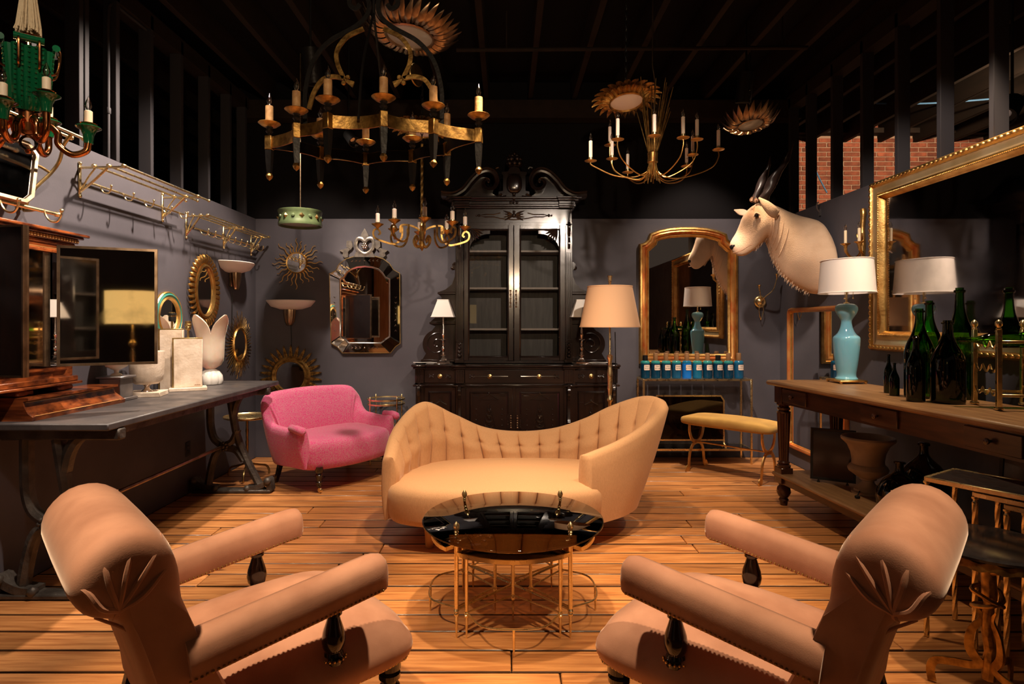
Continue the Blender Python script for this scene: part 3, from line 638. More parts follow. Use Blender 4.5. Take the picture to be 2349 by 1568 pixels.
# ================================================================== slate trestle table, left
sl = thing('trestle_table', 'long slate-topped table on cast iron trestles along the left wall', 'table', (0, 0, 0))
HT = .886
MB().box(XL+.01, 2.885, HT-.035, -1.93, 5.05, HT, b=.006).build('slate_top', 'slate', sl)
box('apron', 'cast_iron', sl, -2.02, 2.98, HT-.085, -2.0, 4.95, HT-.035)
box('apron', 'cast_iron', sl, XL+.06, 2.98, HT-.085, XL+.08, 4.95, HT-.035)
pr = [(-.024, -.02), (0, -.03), (.024, -.02), (.024, .02), (0, .03), (-.024, .02)]
for Y in (2.99, 4.84):
    c = -2.226; t0 = MB(); q = lambda px, py: ((px-CX)*.003543+.015, Y, H-(py-CY)*.003543)
    for pts in (((478, 892), (478, 930), (479, 975), (486, 1003), (500, 1017), (512, 1021)), ((512, 1024), (492, 1038), (481, 1070), (472, 1122)), ((521, 892), (527, 930), (540, 1000), (560, 1050), (585, 1100), (598, 1124)), ((532, 950), (538, 925), (550, 905), (570, 893)), ((512, 1020), (530, 1010), (541, 985)), ((512, 1026), (538, 1032), (556, 1056))):
        t0.sweep(cat([q(*p) for p in pts], 5), pr, up=(0, 1, 0))
    t0.box(c-.30, Y-.03, HT-.095, c+.30, Y+.03, HT-.036, b=.008)
    lg = t0.build('trestle', 'cast_iron', sl)
    ft = MB().box(c-.325, Y-.045, 0, c+.325, Y+.045, .032, b=.01)
    for sg in (-1, 1):
        ft.sweep(cat([(c+sg*.12, Y, .035), (c+sg*.2, Y, .045), (c+sg*.27, Y, .075), (c+sg*.30, Y, .105), (c+sg*.308, Y, .06), (c+sg*.312, Y, .02)], 4), [(-.02, -.04), (.02, -.04), (.02, .04), (-.02, .04)], up=(0, 1, 0))
        ft.sphere((c+sg*.298, Y-.04, .10), .03, 12)
        ft.sphere((c+sg*.13, Y-.03, .04), .026, 12)
    ft.build('foot', 'cast_iron', lg)
    r = MB()
    for i in range(8): r.sphere((c-.056+.028*math.cos(i*PI/4), Y-.045, .38+.028*math.sin(i*PI/4)), .014, 8)
    r.sphere((c-.056, Y-.052, .38), .018, 10); r.build('rosette', 'cast_iron', lg)
MB().tube([(-2.288, 2.99, .38), (-2.288, 4.84, .38)], .013, 8).build('tie_rod', 'bronze', sl)
# ================================================================== long oak work table, right
rot = math.radians(5); W_, Ln, HR = .60, 2.24, .935
ot = thing('oak_work_table', 'long bow-edged oak table with turned legs, drawers and lower shelf', 'table', (2.0, 4.60, 0), rot)
# local: x across to the wall, y from -Ln (near) to 0 (far)
MB().box(0, -Ln, HR-.034, W_, 0, HR, b=.011).build('table_top', 'oak_top', ot)
box('apron', 'oak_dark', ot, .055, -Ln+.07, HR-.165, .085, -.06, HR-.034)
box('apron', 'oak_dark', ot, .055, -.085, HR-.165, W_-.05, -.06, HR-.034)
box('apron', 'oak_dark', ot, W_-.08, -Ln+.07, HR-.165, W_-.05, -.06, HR-.034)
for y_ in (-.46, -1.32, -2.05):
    d = box('drawer', 'oak_dark', ot, .040, y_-.0, HR-.148, .058, y_+.30, HR-.048, b=.004)
    MB().lathe([(.006, 0), (.007, .012), (.015, .02), (.015, .028), (.008, .032)], 12, T_(.041, y_+.15, HR-.098) @ R_(-PI/2, 'Y')).build('knob', 'turned_dark', d)
def fluted(r0, r1, z0, z1, n=16):
    m = MB(); rings = []
    for j in range(9):
        v = j/8; r = r0+(r1-r0)*v; rings.append([(r*(1 if i % 2 else .88)*math.cos(2*PI*i/(2*n)), r*(1 if i % 2 else .88)*math.sin(2*PI*i/(2*n)), z0+(z1-z0)*v) for i in range(2*n)])
    return m.loft(rings)
for x, y_ in ((.09, -.10), (W_-.09, -.10), (.09, -Ln+.10), (W_-.09, -Ln+.10)):
    m = fluted(.034, .048, .335, HR-.24); T0 = T_(x, y_, 0); g = MB(); g.add(m.v, m.f, T0)
    g.lathe([(.026, 0), (.030, .03), (.036, .04), (.028, .055), (.042, .075), (.052, .10), (.046, .13), (.032, .15), (.040, .158), (.040, .168)], 18, T0)
    g.box(x-.048, y_-.048, .168, x+.048, y_+.048, .285, b=.004)
    g.lathe([(.048, .285), (.050, .30), (.038, .31), (.046, .322), (.034, .335)], 18, T0)
    g.lathe([(.048, HR-.24), (.050, HR-.23), (.036, HR-.222), (.046, HR-.21), (.046, HR-.20), (.034, HR-.192), (.050, HR-.178), (.050, HR-.165)], 18, T0)
    g.box(x-.048, y_-.048, HR-.166, x+.048, y_+.048, HR-.034, b=.003)
    g.build('leg', 'turned_dark', ot)
MB().box(.03, -Ln+.03, .215, W_-.03, -.03, .242, b=.009).build('shelf', 'oak_top', ot)
box('shelf_rail', 'oak_dark', ot, .06, -Ln+.06, .165, .09, -.06, .215)
def OT(x, y_, z=HR):
    return Vector((2.0+x*math.cos(rot)-y_*math.sin(rot), 4.60+x*math.sin(rot)+y_*math.cos(rot), z))
# ================================================================== console, tripod, drum trolley, nest, marble table
co = thing('brass_console', 'slim square-section brass console with glass top and shelf', 'console table', (0, 0, 0))
x0, x1, y0, y1, zt = 1.335, 2.385, 5.80, 6.06, .828
for x in (x0, x1):
    for y_ in (y0, y1): box('leg', 'brass', co, x-.0095, y_-.0095, 0, x+.0095, y_+.0095, zt, b=.002)
for z, nm in ((zt-.009, 'top_rail'), (.14, 'shelf_rail')):
    m = MB()
    for y_ in (y0, y1): m.box(x0, y_-.009, z-.009, x1, y_+.009, z+.009)
    for x in (x0, x1): m.box(x-.009, y0, z-.009, x+.009, y1, z+.009)
    m.build(nm, 'brass', co)
box('glass_top', 'pane', co, x0+.008, y0+.008, zt-.006, x1-.008, y1-.008, zt)
box('shelf', 'dark_pane', co, x0+.008, y0+.008, .143, x1-.008, y1-.008, .150)
fs = thing('fire_screen', 'smoked glass fire screen in a rounded brass frame on claw feet', 'fire screen', (1.80, 5.88, .150))
o_ = [(-.345, 0.07), (-.345, .46), (-.315, .505), (.315, .505), (.345, .46), (.345, .07)]
MB().frame(o_, [(-.007, -.006), (.007, -.006), (.007, .006), (-.007, .006)]).build('frame', 'brass', fs)
MB().prism([(x*.985, z) for x, z in o_], -.003, .003).build('glass', 'smoke', fs)
for sg in (-1, 1):
    MB().sweep(cat([(sg*.345, -.05, 0), (sg*.345, -.045, .02), (sg*.345, -.01, .035), (sg*.345, 0, .07), ], 4), circ(.011, 8)).build('foot', 'brass', fs)
    MB().sweep(cat([(sg*.345, .05, 0), (sg*.345, .045, .02), (sg*.345, .01, .035), (sg*.345, 0, .07), ], 4), circ(.011, 8)).build('foot', 'brass', fs)
tp = thing('tripod_table', 'small brass pedestal table with scalloped round tray', 'side table', (-2.30, 5.28, 0))
n = 56; m = MB(); rings = []
for r, z in ((.001, .538), (.17, .538), (.185, .545), (.193, .556), (.196, .552), (.188, .538), (.17, .530), (.001, .530)):
    rings.append([((r+(.005 if (i % 2 and r > .18) else 0))*math.cos(2*PI*i/n), (r+(.005 if (i % 2 and r > .18) else 0))*math.sin(2*PI*i/n), z) for i in range(n)])
m.loft(rings).build('tray', 'brass', tp)
MB().lathe([(.006, .14), (.013, .15), (.011, .2), (.012, .3), (.015, .32), (.011, .34), (.012, .40), (.016, .42), (.012, .44), (.012, .51), (.03, .53)], 12).build('stem', 'brass_old', tp)
for i in range(3):
    a = i*2*PI/3-PI/2+.25; c_, s_ = math.cos(a), math.sin(a)
    MB().tube(cat([(0, 0, .17), (.03*c_, .03*s_, .13), (.10*c_, .10*s_, .105), (.17*c_, .17*s_, .085), (.195*c_, .195*s_, .04), (.195*c_, .195*s_, 0.008)], 5), .0095, 8).build('leg', 'brass_old', tp)
tr = thing('tiered_trolley', 'round two-tier brass gallery table behind the pink loveseat', 'side table', (-1.19, 5.89, 0))
for z in (.30, .575):
    t1 = MB().lathe([(.001, z), (.175, z), (.178, z+.004), (.175, z+.008), (.001, z+.008)], 40).build('tray', 'clear_glass', tr)
    for dz in (.006, .05): hoop(.180, z+dz, .003, .007).build('rim', 'brass', t1)
for i in range(4):
    a = PI/4+i*PI/2; MB().lathe([(.010, 0), (.012, .02), (.007, .03), (.007, .635), (.010, .64), (.005, .655), (.001, .66)], 10, T_(.184*math.cos(a), .184*math.sin(a), 0)).build('post', 'brass', tr)
def twist(x, y_, z0, z1, r=.011):
    n = 26; pts = [(x, y_, z0+(z1-z0)*i/n) for i in range(n+1)]
    return MB().sweep(pts, [((1 if k % 2 else .8)*r*math.cos(k*PI/6), (1 if k % 2 else .8)*r*math.sin(k*PI/6)) for k in range(12)], up=(1, 0, 0), twist=.30)
NB = math.atan2(-.85, .53); cN, sN = math.cos(NB), math.sin(NB)
for (lab, xa, xb, ya, yb, hh_) in (('largest brass nesting table with black top and rope-twist legs', 0, .36, 0, .28, .70), ('middle brass nesting table with black top tucked in its nest', .17, .44, .022, .258, .67), ('smallest brass nesting table with black top tucked in its nest', .27, .50, .044, .236, .64)):
    cx_, cy_ = (xa+xb)/2, (ya+yb)/2; d2, w2 = (xb-xa)/2, (yb-ya)/2
    t = thing('rope_leg_nesting_table', lab, 'side table', (1.845+cx_*cN-cy_*sN, 2.62+cx_*sN+cy_*cN, 0), NB, 'brass rope-leg nest of tables')
    box('black_top', 'marble_black', t, -d2+.008, -w2+.008, hh_-.010, d2-.008, w2-.008, hh_-.002)
    m = MB()
    for s_ in (-1, 1): m.box(-d2, s_*w2-.008, hh_-.02, d2, s_*w2+.008, hh_, b=.002); m.box(s_*d2-.008, -w2, hh_-.02, s_*d2+.008, w2, hh_, b=.002)
    m.build('rim', 'brass', t)
    for sx in (-1, 1):
        for sy in (-1, 1):
            l = twist(sx*(d2-.002), sy*(w2-.002), .0, hh_-.045).build('leg', 'brass', t)
            MB().lathe([(.012, hh_-.045), (.008, hh_-.04), (.008, hh_-.032), (.013, hh_-.027), (.013, hh_-.02)], 10, T_(sx*(d2-.002), sy*(w2-.002), 0)).build('capital', 'brass', l)
mt = thing('marble_side_table', 'round black marble side table on a gilt wrought-iron branch stem', 'side table', (1.78, 2.20, 0))
MB().lathe([(.001, .548), (.205, .548), (.215, .553), (.217, .562), (.212, .569), (.001, .570)], 56).build('marble_top', 'marble_black', mt)
m = MB(); n = 64; rings = []
for r, z in ((.192, .548), (.208, .548), (.210, .520), (.194, .520)):
    rings.append([((r+.003*math.sin(i*2.1))*math.cos(2*PI*i/n), (r+.003*math.sin(i*2.1))*math.sin(2*PI*i/n), z+.004*math.sin(i*1.7)) for i in range(n)])
m.loft(rings, closed=True).build('apron_ring', 'gilt_dark', mt)
MB().tube(cat([(0, 0, .06), (.006, 0, .16), (-.004, .004, .26), (.004, 0, .36), (0, 0, .46), (0, 0, .53)], 5), [.022]*5+[.018]*5+[.016]*5+[.024]*5+[.022]*5+[.03], 9).build('stem', 'gilt_dark', mt)
fb = [(-.014, -.004), (.014, -.004), (.014, .004), (-.014, .004)]
for i in range(3):
    a = i*2*PI/3+.5; R = R_(a, 'Z')
    MB().sweep(cat([(0, 0, .12), (.05, 0, .10), (.11, 0, .095), (.16, 0, .085), (.175, 0, .05), (.17, 0, .004)], 5), fb, up=(0, 1, 0), T=R).build('leg', 'gilt_dark', mt)
    MB().sweep(cat([(.015, 0, .10), (.055, 0, .16), (.05, 0, .23), (.02, 0, .28), (.035, 0, .32)], 5), fb, up=(0, 1, 0), scale=lerpl([1, 1.1, .9, .7, .2], 5), T=R).build('leaf', 'gilt_dark', mt)
    MB().tube(cat([(0, 0, .45), (.06, 0, .48), (.13, 0, .51), (.19, 0, .535)], 4), .010, 7, T=R).build('branch', 'gilt_dark', mt)
pts = [(.045*math.cos(q)*(1+.15*math.sin(3*q)), .045*math.sin(q), .355+.035*math.sin(q*.5+.8)) for q in np.linspace(0, 4*PI, 40)]
MB().tube(pts, .008, 7).build('ribbon_knot', 'gilt_dark', mt)
# ================================================================== the ebonised dresser
cb = thing('ebonised_bookcase', 'huge black carved bookcase with glazed doors and scrolled pediment', 'bookcase', (.083, 5.55, 0))
K0, K1 = 5.55/F, 5.71/F
fx = lambda px: (px-CX)*K0-.083
fz = lambda py: H-(py-CY)*K0
ux = lambda px: (px-CX)*K1-.083
uz = lambda py: H-(py-CY)*K1
EB = 'ebony'; XC = fx(1182.5)
body = MB()
body.box(-.93, .05, .10, .93, .53, .945); body.box(-.555+XC, .015, .10, .555+XC, .1, .945)
body.build('base_carcass', EB, cb)
pl = MB(); pl.box(-.96, .02, 0, .96, .53, .10, b=.01); pl.box(-.59+XC, -.02, 0, .59+XC, .1, .10, b=.01); pl.build('plinth', EB, cb)
def slab(z0, z1, ov, b, name):
    m = MB(); m.box(-.93-ov, .05-ov, z0, .93+ov, .53, z1, b=b); m.box(-.555+XC-ov, .015-ov, z0, .555+XC+ov, .2, z1, b=b)
    for px in (961, 1055, 1304, 1408): x = fx(px); o_ = .03 if px in (1055, 1304) else -.005; m.box(x-.05-ov*.3, .02-ov-o_, z0, x+.05+ov*.3, .2, z1, b=b)
    return m.build(name, EB, cb)
slab(.962, .988, .045, .009, 'worktop'); slab(.945, .962, .025, .006, 'worktop_moulding'); slab(.782, .800, .03, .007, 'waist_moulding')
def carve(m, x, z, y_, pts, r=.008):
    for dx, dz, k in pts: m.sphere((x+dx, y_, z+dz), r*k, 8)
def ornament(m, x, z, y_, s=1):
    """palmette in a pointed lozenge"""
    for i in range(5):
        zz = z-.11*s+i*.05*s; w_ = (.05-.009*i)*s
        for sg in (-1, 1): m.sweep(cat([(x, y_, zz), (x+sg*w_*.7, y_-.004, zz+.012*s), (x+sg*w_, y_-.002, zz+.035*s)], 4), circ(.008*s, 6), scale=lerpl([1, 1.1, .25], 4))
    for i in range(4): m.sphere((x, y_-.003, z-.09*s+i*.06*s), .010*s, 8)
    for sg in (-1, 1): m.tube([(x+sg*.075*s, y_, z-.13*s), (x, y_, z+.17*s)], .0025, 5)
    m.tube([(x-.09*s, y_, z+.20*s), (x+.09*s, y_, z+.20*s)], .004, 5)
    for sg in (-1, 1): m.tube(cat([(x+sg*.085*s, y_, z+.205*s), (x+sg*.03*s, y_, z+.235*s), (x, y_-.004, z+.255*s)], 4), .005, 6); m.tube([(x+sg*.10*s, y_, z+.235*s), (x+sg*.15*s, y_, z+.235*s)], .003, 5)
    m.sphere((x, y_-.004, z+.262*s), .011*s, 8)
for i, (a, b) in enumerate(((972, 1044), (1068, 1176), (1183, 1293), (1317, 1398))):
    x0, x1 = fx(a), fx(b); yf = .005 if i in (1, 2) else .04; xc = (x0+x1)/2
    d = box('door', EB, cb, x0, yf, .115, x1, yf+.03, .772, b=.004)
    o_ = [(x0+.035, .16), (x1-.035, .16), (x1-.035, .735), (x0+.035, .735)]
    MB().frame(o_, [(0, 0), (-.012, .012), (-.02, .004), (-.03, .004), (-.03, 0)], T_(0, yf, 0)).build('panel_moulding', EB, d)
    m = MB(); ornament(m, xc, .46, yf-.004, 1 if i in (1, 2) else .72)
    if i in (1, 2):
        for sg in (-1, 1): carve(m, xc+sg*.12, .47, yf-.003, [(0, q*.05, 1-.1*(q % 2)) for q in range(-3, 3)], .009)
    m.build('carving', EB, d)
for px, sg in ((1172, -1), (1187, 1)):
    m = MB(); x = fx(px)
    for q in range(6): m.sphere((x, -.001, .40+q*.022), .007 if q % 2 else .0095, 8)
    m.build('escutcheon', 'bronze', cb)
for (a, b) in ((972, 1044), (1066, 1294), (1317, 1398)):
    x0, x1 = fx(a), fx(b); yf = .0 if b-a > 150 else .035; xc = (x0+x1)/2
    d = box('drawer', EB, cb, x0, yf, .812, x1, yf+.03, .935, b=.004)
    for sg in (-1, 1):
        m = MB(); e = (x1-x0)/2-.05
        for q in range(3): m.sphere((xc+sg*(e-q*.018), yf-.003, .875+(q-1)*.012), .010, 8); m.sphere((xc+sg*(e-q*.018), yf-.003, .875-(q-1)*.012), .008, 8)
        m.tube([(xc+sg*e, yf-.002, .875), (xc+sg*.06, yf-.002, .875)], .006, 6)
        m.build('carving', EB, d)
    for x in ((xc,) if b-a < 150 else (xc-.23, xc+.23)):
        k_ = MB().lathe([(.022, 0), (.022, .004), (.009, .008), (.013, .018), (.010, .026), (.001, .028)], 12, T_(x, yf, .875) @ R_(PI/2, 'X')).build('knob', 'brass_old', d)
for px in (961, 1055, 1304, 1408):
    x = fx(px); yf = -.012 if px in (1055, 1304) else .03
    p = MB(); p.box(x-.042, yf, .81, x+.042, yf+.06, .945, b=.004)
    for q in (-.024, 0, .024): p.box(x+q-.005, yf-.006, .83, x+q+.005, yf, .93, b=.002)
    p.build('pilaster_block', EB, cb)
    c_ = MB(); c_.sweep(cat([(x, yf+.02, .775), (x, yf-.03, .76), (x, yf-.032, .73), (x, yf+.0, .70), (x, yf+.012, .60), (x, yf-.004, .48), (x, yf-.016, .44), (x, yf+.012, .42)], 5), [(-.036, -.012), (-.018, -.018), (0, -.012), (.018, -.018), (.036, -.012), (.036, .012), (-.036, .012)], up=(1, 0, 0))
    c_.box(x-.036, yf+.01, .12, x+.036, yf+.05, .77); c_.build('corbel', EB, cb)
# ---- upper stage
yu = .16
for nm, a in (('side_panel', (ux(1045), yu+.02, .988, ux(1049), .52, 2.33)), ('side_panel', (ux(1309), yu+.02, .988, ux(1313), .52, 2.33)), ('back_panel', (ux(1046), .50, .988, ux(1312), .52, 2.33)), ('bottom_board', (ux(1046), yu, .988, ux(1312), .52, 1.01)), ('top_board', (ux(1046), yu, 2.31, ux(1312), .52, 2.335))):
    box(nm, 'ebony_flat' if nm == 'back_panel' else EB, cb, *a)
for px0, px1 in ((1045, 1063), (1297, 1313)):
    x0, x1 = ux(px0), ux(px1); m = MB(); m.box(x0, yu, 1.0, x1, yu+.06, 2.33, b=.003)
    for q in (.22, .5, .78): xx = x0+(x1-x0)*q; m.box(xx-.0055, yu-.008, 1.22, xx+.0055, yu, 2.05, b=.002)
    m.build('fluted_pilaster', EB, cb)
    xm = (x0+x1)/2; m = MB(); m.box(xm-.045, yu-.02, .99, xm+.045, yu+.03, 1.03, b=.004); m.box(xm-.036, yu-.014, 1.19, xm+.036, yu+.02, 1.21, b=.003)
    for q in range(4): m.sphere((xm, yu-.008, 1.06+q*.036), .024-.003*q, 10)
    m.build('pilaster_base', EB, cb)
    m = MB(); m.sweep(cat([(xm, yu+.01, 2.32), (xm, yu-.03, 2.30), (xm, yu-.025, 2.26), (xm, yu+.0, 2.2), (xm, yu-.012, 2.13), (xm, yu+.005, 2.10)], 5), [(-.026, -.01), (.026, -.01), (.026, .01), (-.026, .01)], up=(1, 0, 0)); m.build('pilaster_capital', EB, cb)
for z in (1.322, 1.719, 2.078): box('shelf', 'shelf_lit', cb, ux(1050), yu+.06, z-.018, ux(1308), .50, z)
gx = {0: (1064, 1178, 1075, 1166, -1), 1: (1179, 1297, 1193, 1284, 1)}
for i in (0, 1):
    a, b, g0, g1, sg = gx[i]; x0, x1, p0, p1 = ux(a), ux(b), ux(g0), ux(g1)
    d = MB(); zb, zt_ = 1.012, 2.318; gz0, gz1 = uz(818), uz(526)
    d.box(x0, yu+.004, zb, p0, yu+.034, zt_, b=.003); d.box(p1, yu+.004, zb, x1, yu+.034, zt_, b=.003)
    d.box(p0, yu+.004, zb, p1, yu+.034, gz0, b=.003); d.box(p0, yu+.004, gz1, p1, yu+.034, zt_, b=.003)
    # arched spandrel on the outer upper corner
    xo, xi = (p0, p1) if sg < 0 else (p1, p0); w_ = (xi-xo)
    arc = [(xo, gz1)]+[(xo+w_*(.02+.52*(1-math.cos(q))), gz1-.19+.15*math.sin(q)) for q in np.linspace(0, PI/2, 8)]+[(xo+w_*.54, gz1)]
    d.prism(arc, yu+.002, yu+.03)
    dd = d.build('glazed_door', EB, cb)
    gl = [(p0, gz0), (p1, gz0), (p1, gz1), (p0, gz1)]
    MB().frame([(x_+(.004 if x_ == p0 else -.004), z_+(.004 if z_ == gz0 else -.004)) for x_, z_ in gl], [(.010, -.004), (.010, .006), (0, .01), (-.006, .002), (-.006, -.004)], T_(0, yu+.004, 0)).build('glazing_bead', EB, dd)
    box('glass', 'pane', dd, p0, yu+.020, gz0, p1, yu+.023, gz1)
    m = MB()
    for q in range(6):
        a_ = PI/2*(q+.5)/6; cxx = xo+w_*.06; czz = gz1+.005
        m.sweep(cat([(cxx, yu-.002, czz), (cxx+w_*.20*math.cos(a_), yu-.008, czz-.075*math.sin(a_)), (cxx+w_*.32*math.cos(a_), yu-.004, czz-.12*math.sin(a_))], 4), circ(.011, 6), scale=lerpl([.6, 1, .3], 4))
    m.build('spandrel_carving', EB, dd)
    m = MB(); x = ux(1171 if i == 0 else 1184)
    for q in range(9): m.sphere((x, yu-.002, 1.53+q*.019), .006 if q % 2 else .0095, 8)
    h_ = m.build('lock_plate', 'bronze', dd)
# frieze, cornice, pediment
fr = box('frieze', EB, cb, ux(1046), yu+.01, 2.335, ux(1312), .52, 2.47, b=.003)
xm = ux(1179); m = MB(); y_ = yu+.004
for sg in (-1, 1):
    m.sweep([(xm+sg*.13, y_, 2.43), (xm+sg*.19, y_, 2.415), (xm+sg*.28, y_, 2.415), (xm+sg*.33, y_, 2.405), (xm+sg*.28, y_, 2.392), (xm+sg*.19, y_, 2.392), (xm+sg*.13, y_, 2.377), (xm, y_, 2.365)], circ(.005, 6))
    for q in range(4): m.sweep(cat([(xm, y_, 2.405), (xm+sg*.05, y_-.006, 2.405+(q-1.5)*.018), (xm+sg*(.09+.01*(q % 2)), y_, 2.405+(q-1.5)*.03)], 4), circ(.009, 6), scale=lerpl([.6, 1, .3], 4))
    m.sphere((xm+sg*.36, y_, 2.405), .010, 8); m.sphere((xm+sg*.335, y_, 2.405), .014, 8)
m.sphere((xm, y_-.004, 2.405), .022, 10); m.sphere((xm, y_-.004, 2.44), .014, 8); m.build('carving', EB, fr)
co_ = MB()
for z0, z1, ov in ((2.47, 2.485, .02), (2.485, 2.505, .035), (2.505, 2.535, .03), (2.535, 2.55, .06), (2.55, 2.568, .085)):
    co_.box(ux(1046)-ov, yu-ov, z0, ux(1312)+ov, .52, z1, b=.004)
    for px in (1060, 1298): co_.box(ux(px)-.06-ov*.4, yu-.03-ov, z0, ux(px)+.06+ov*.4, yu+.1, z1, b=.004)
co_.build('cornice', EB, cb)
for sg in (-1, 1):
    mir = lambda px: xm+(px-1179)*K1*(-sg)          # pixel of the left half; sg=-1 keeps it, +1 mirrors it
    path = [(mir(px), yu-.02, uz(py)-.012) for px, py in ((1014, 447), (1042, 449), (1065, 438), (1084, 415), (1102, 399), (1120, 394), (1134, 402), (1139, 418), (1132, 431), (1119, 432), (1111, 423), (1114, 414), (1121, 414), (1123, 420))]
    pp = cat(path, 6); n = len(pp); k_ = [1.0 if q < n*.62 else max(.28, 1-1.9*(q/n-.62)) for q in range(n)]
    m = MB(); rings = []
    for q in range(n):
        a_ = pp[max(0, q-1)]; b_ = pp[min(n-1, q+1)]; t_ = (b_-a_)/np.linalg.norm(b_-a_); nn = V(-t_[2], 0, t_[0])*(1 if sg < 0 else -1); kk = k_[q]
        pr_ = [(-.040, -.020), (-.062, -.010), (-.066, .008), (-.090, .014), (-.095, .028), (-.04, .030), (.10, .030), (.10, -.02)]
        rings.append([pp[q]+V(0, yy*(1 if q < n*.62 else (.4+.6*kk)), 0)+nn*zz*kk for yy, zz in pr_])
    m.loft(rings); m.sphere((mir(1121), yu-.07, uz(418)-.012), .016, 10)
    m.build('pediment_scroll', EB, cb)
    MB().prism([(mir(px), uz(py)) for px, py in ((1030, 456), (1065, 441), (1084, 419), (1102, 405), (1118, 406), (1112, 432), (1128, 442), (1150, 456))], yu+.01, yu+.06).build('tympanum', EB, cb)
    m = MB(); m.sweep(cat([(mir(1130), yu-.05, uz(432)), (mir(1141), yu-.06, uz(415)), (mir(1137), yu-.055, uz(400)), (mir(1136), yu-.05, uz(390)), (mir(1143), yu-.05, uz(387)), (mir(1147), yu-.05, uz(391))], 5), circ(.013, 7), scale=lerpl([.5, 1, 1.2, .9, 1, .6], 5)); m.build('leaf_scroll', EB, cb)
sh = MB(); y_ = yu-.06
sh.prism([(ux(px), uz(py)) for px, py in ((1151, 397), (1165, 396), (1169, 388), (1179, 384), (1190, 388), (1194, 396), (1208, 397), (1208, 402), (1205, 405), (1205, 440), (1214, 442), (1214, 456), (1144, 456), (1144, 442), (1154, 440), (1154, 405), (1151, 402))], yu-.05, yu+.05)
ca = sh.build('cartouche', EB, cb)
m = MB(); m.sell((ux(1179.5), yu-.052, uz(424)), (.075, .035, .095), .8, .7, 20, 12); m.build('shield', EB, ca)
m = MB()
for sg in (-1, 1):
    pts = [(ux(1179)+sg*(.125-.024*q*math.cos(q*1.1)*.6), yu-.06, uz(453)+.024*math.sin(q*1.3)*(1-q*.12)) for q in np.linspace(0, 5, 20)]
    m.tube(pts, .009, 6); m.tube(cat([(ux(1179)+sg*.05, yu-.062, uz(402)), (ux(1179)+sg*.035, yu-.068, uz(410)), (ux(1179)+sg*.01, yu-.07, uz(416))], 4), .008, 6)
    m.sphere((ux(1179)+sg*.03, yu-.05, uz(466)), .012, 8)
for q in range(4): m.sphere((ux(1179), yu-.065-.004*q, uz(448+q*6)), .017-.002*q, 8)
m.build('carving', EB, ca)
m = MB(); zc = uz(386)
m.lathe([(.05, 0), (.075, .015), (.06, .03), (.03, .035)], 16, T_(ux(1180), yu-.01, zc), 1, .5)
for r_, z_, n_, s_ in ((.060, .045, 7, .026), (.055, .085, 6, .026), (.038, .115, 5, .022), (.0, .138, 1, .022)):
    for q in range(n_): a_ = 2*PI*(q+.3*(n_ % 2))/n_; m.sphere((ux(1180)+r_*math.cos(a_), yu-.01+r_*.5*math.sin(a_), zc+z_), s_, 9)
m.build('crown_finial', EB, ca)
# stepped volute wings left and right of the upper stage
for sg in (-1, 1):
    q_ = lambda px: ux(1179)+(px-1179)*K1*(-sg)
    cxv, czv, rv = 1000, 790, 34
    o_ = [(1048, 600), (1040, 598), (1035, 603), (1036, 612), (1042, 618), (1041, 632), (1034, 650), (1020, 662), (1004, 668), (1004, 674), (1010, 680), (1010, 700), (1004, 720), (985, 737), (985, 744), (996, 748)]
    o_ += [(cxv+rv*math.cos(a_), czv-rv*math.sin(a_)) for a_ in np.linspace(PI*.62, PI*1.22, 10)]+[(966, 825), (966, 831), (1048, 831)]
    m = MB().prism([(q_(px), uz(py)) for px, py in o_], yu+.10, yu+.24)
    wg = m.build('volute_wing', EB, cb)
    for z_, xe in ((uz(671), 1003), (uz(740.5), 984), (uz(828), 964)):
        xs_ = sorted((q_(xe), q_(1048))); box('ledge', EB, wg, xs_[0]-.005, yu+.07, z_-.013, xs_[1], yu+.25, z_+.012, b=.005)
    pts = [(q_(cxv)+(-sg)*(-1)*0+(.125*(1-a_/13))*math.cos(a_)*(-sg), yu+.098, uz(czv)+(.125*(1-a_/13))*math.sin(a_)) for a_ in np.linspace(1.2, 12, 60)]
    MB().tube(pts, .006, 6).build('volute', EB, wg)
    MB().sphere((q_(1036), yu+.12, uz(612)), .022, 10).build('scroll_boss', EB, wg)
# ================================================================== pair of silver lamps on the bookcase
def silver_lamp(label, x, y_):
    t = thing('candlestick_lamp', label, 'table lamp', (x, y_, .988), 0, 'silver lamps on the bookcase')
    f = MB().box(-.085, -.085, .0, .085, .085, .006, b=.003); f.lathe([(.082, .006), (.075, .018), (.045, .028), (.028, .045), (.016, .06), (.013, .075), (.03, .078), (.03, .082), (.010, .086)], 4, R_(PI/4, 'Z'))
    f.build('foot', 'silver', t)
    MB().lathe([(.010, .082), (.014, .10), (.008, .115), (.016, .135), (.017, .15), (.008, .165), (.012, .185), (.008, .20), (.013, .215), (.034, .228), (.034, .232), (.009, .238), (.012, .26), (.016, .275), (.008, .29), (.011, .31), (.007, .33), (.007, .46), (.02, .465), (.02, .49)], 14).build('stem', 'silver', t)
    rings = []
    for s_, z in ((.105, .445), (.050, .605)): rings.append([(sx*s_, sy*s_, z) for sx, sy in ((-1, -1), (1, -1), (1, 1), (-1, 1))])
    MB().loft(rings, cap=False).build('shade', 'white_shade', t, 0)
    for s_, z in ((.1055, .445), (.0505, .605)): MB().sweep([(sx*s_, sy*s_, z) for sx, sy in ((-1, -1), (1, -1), (1, 1), (-1, 1))], circ(.004, 6), True).build('shade_rim', 'white_shade', t)
    MB().tube(cat([(.06, .06, .004), (.14, .1, .006), (.22, .06, .006), (.3, .1, .006)] if x > 0 else [(-.06, .06, .004), (-.14, .1, .006), (-.22, .06, .006), (-.3, .1, .006)], 5), .003, 5).build('cord', 'cream_shade', t)
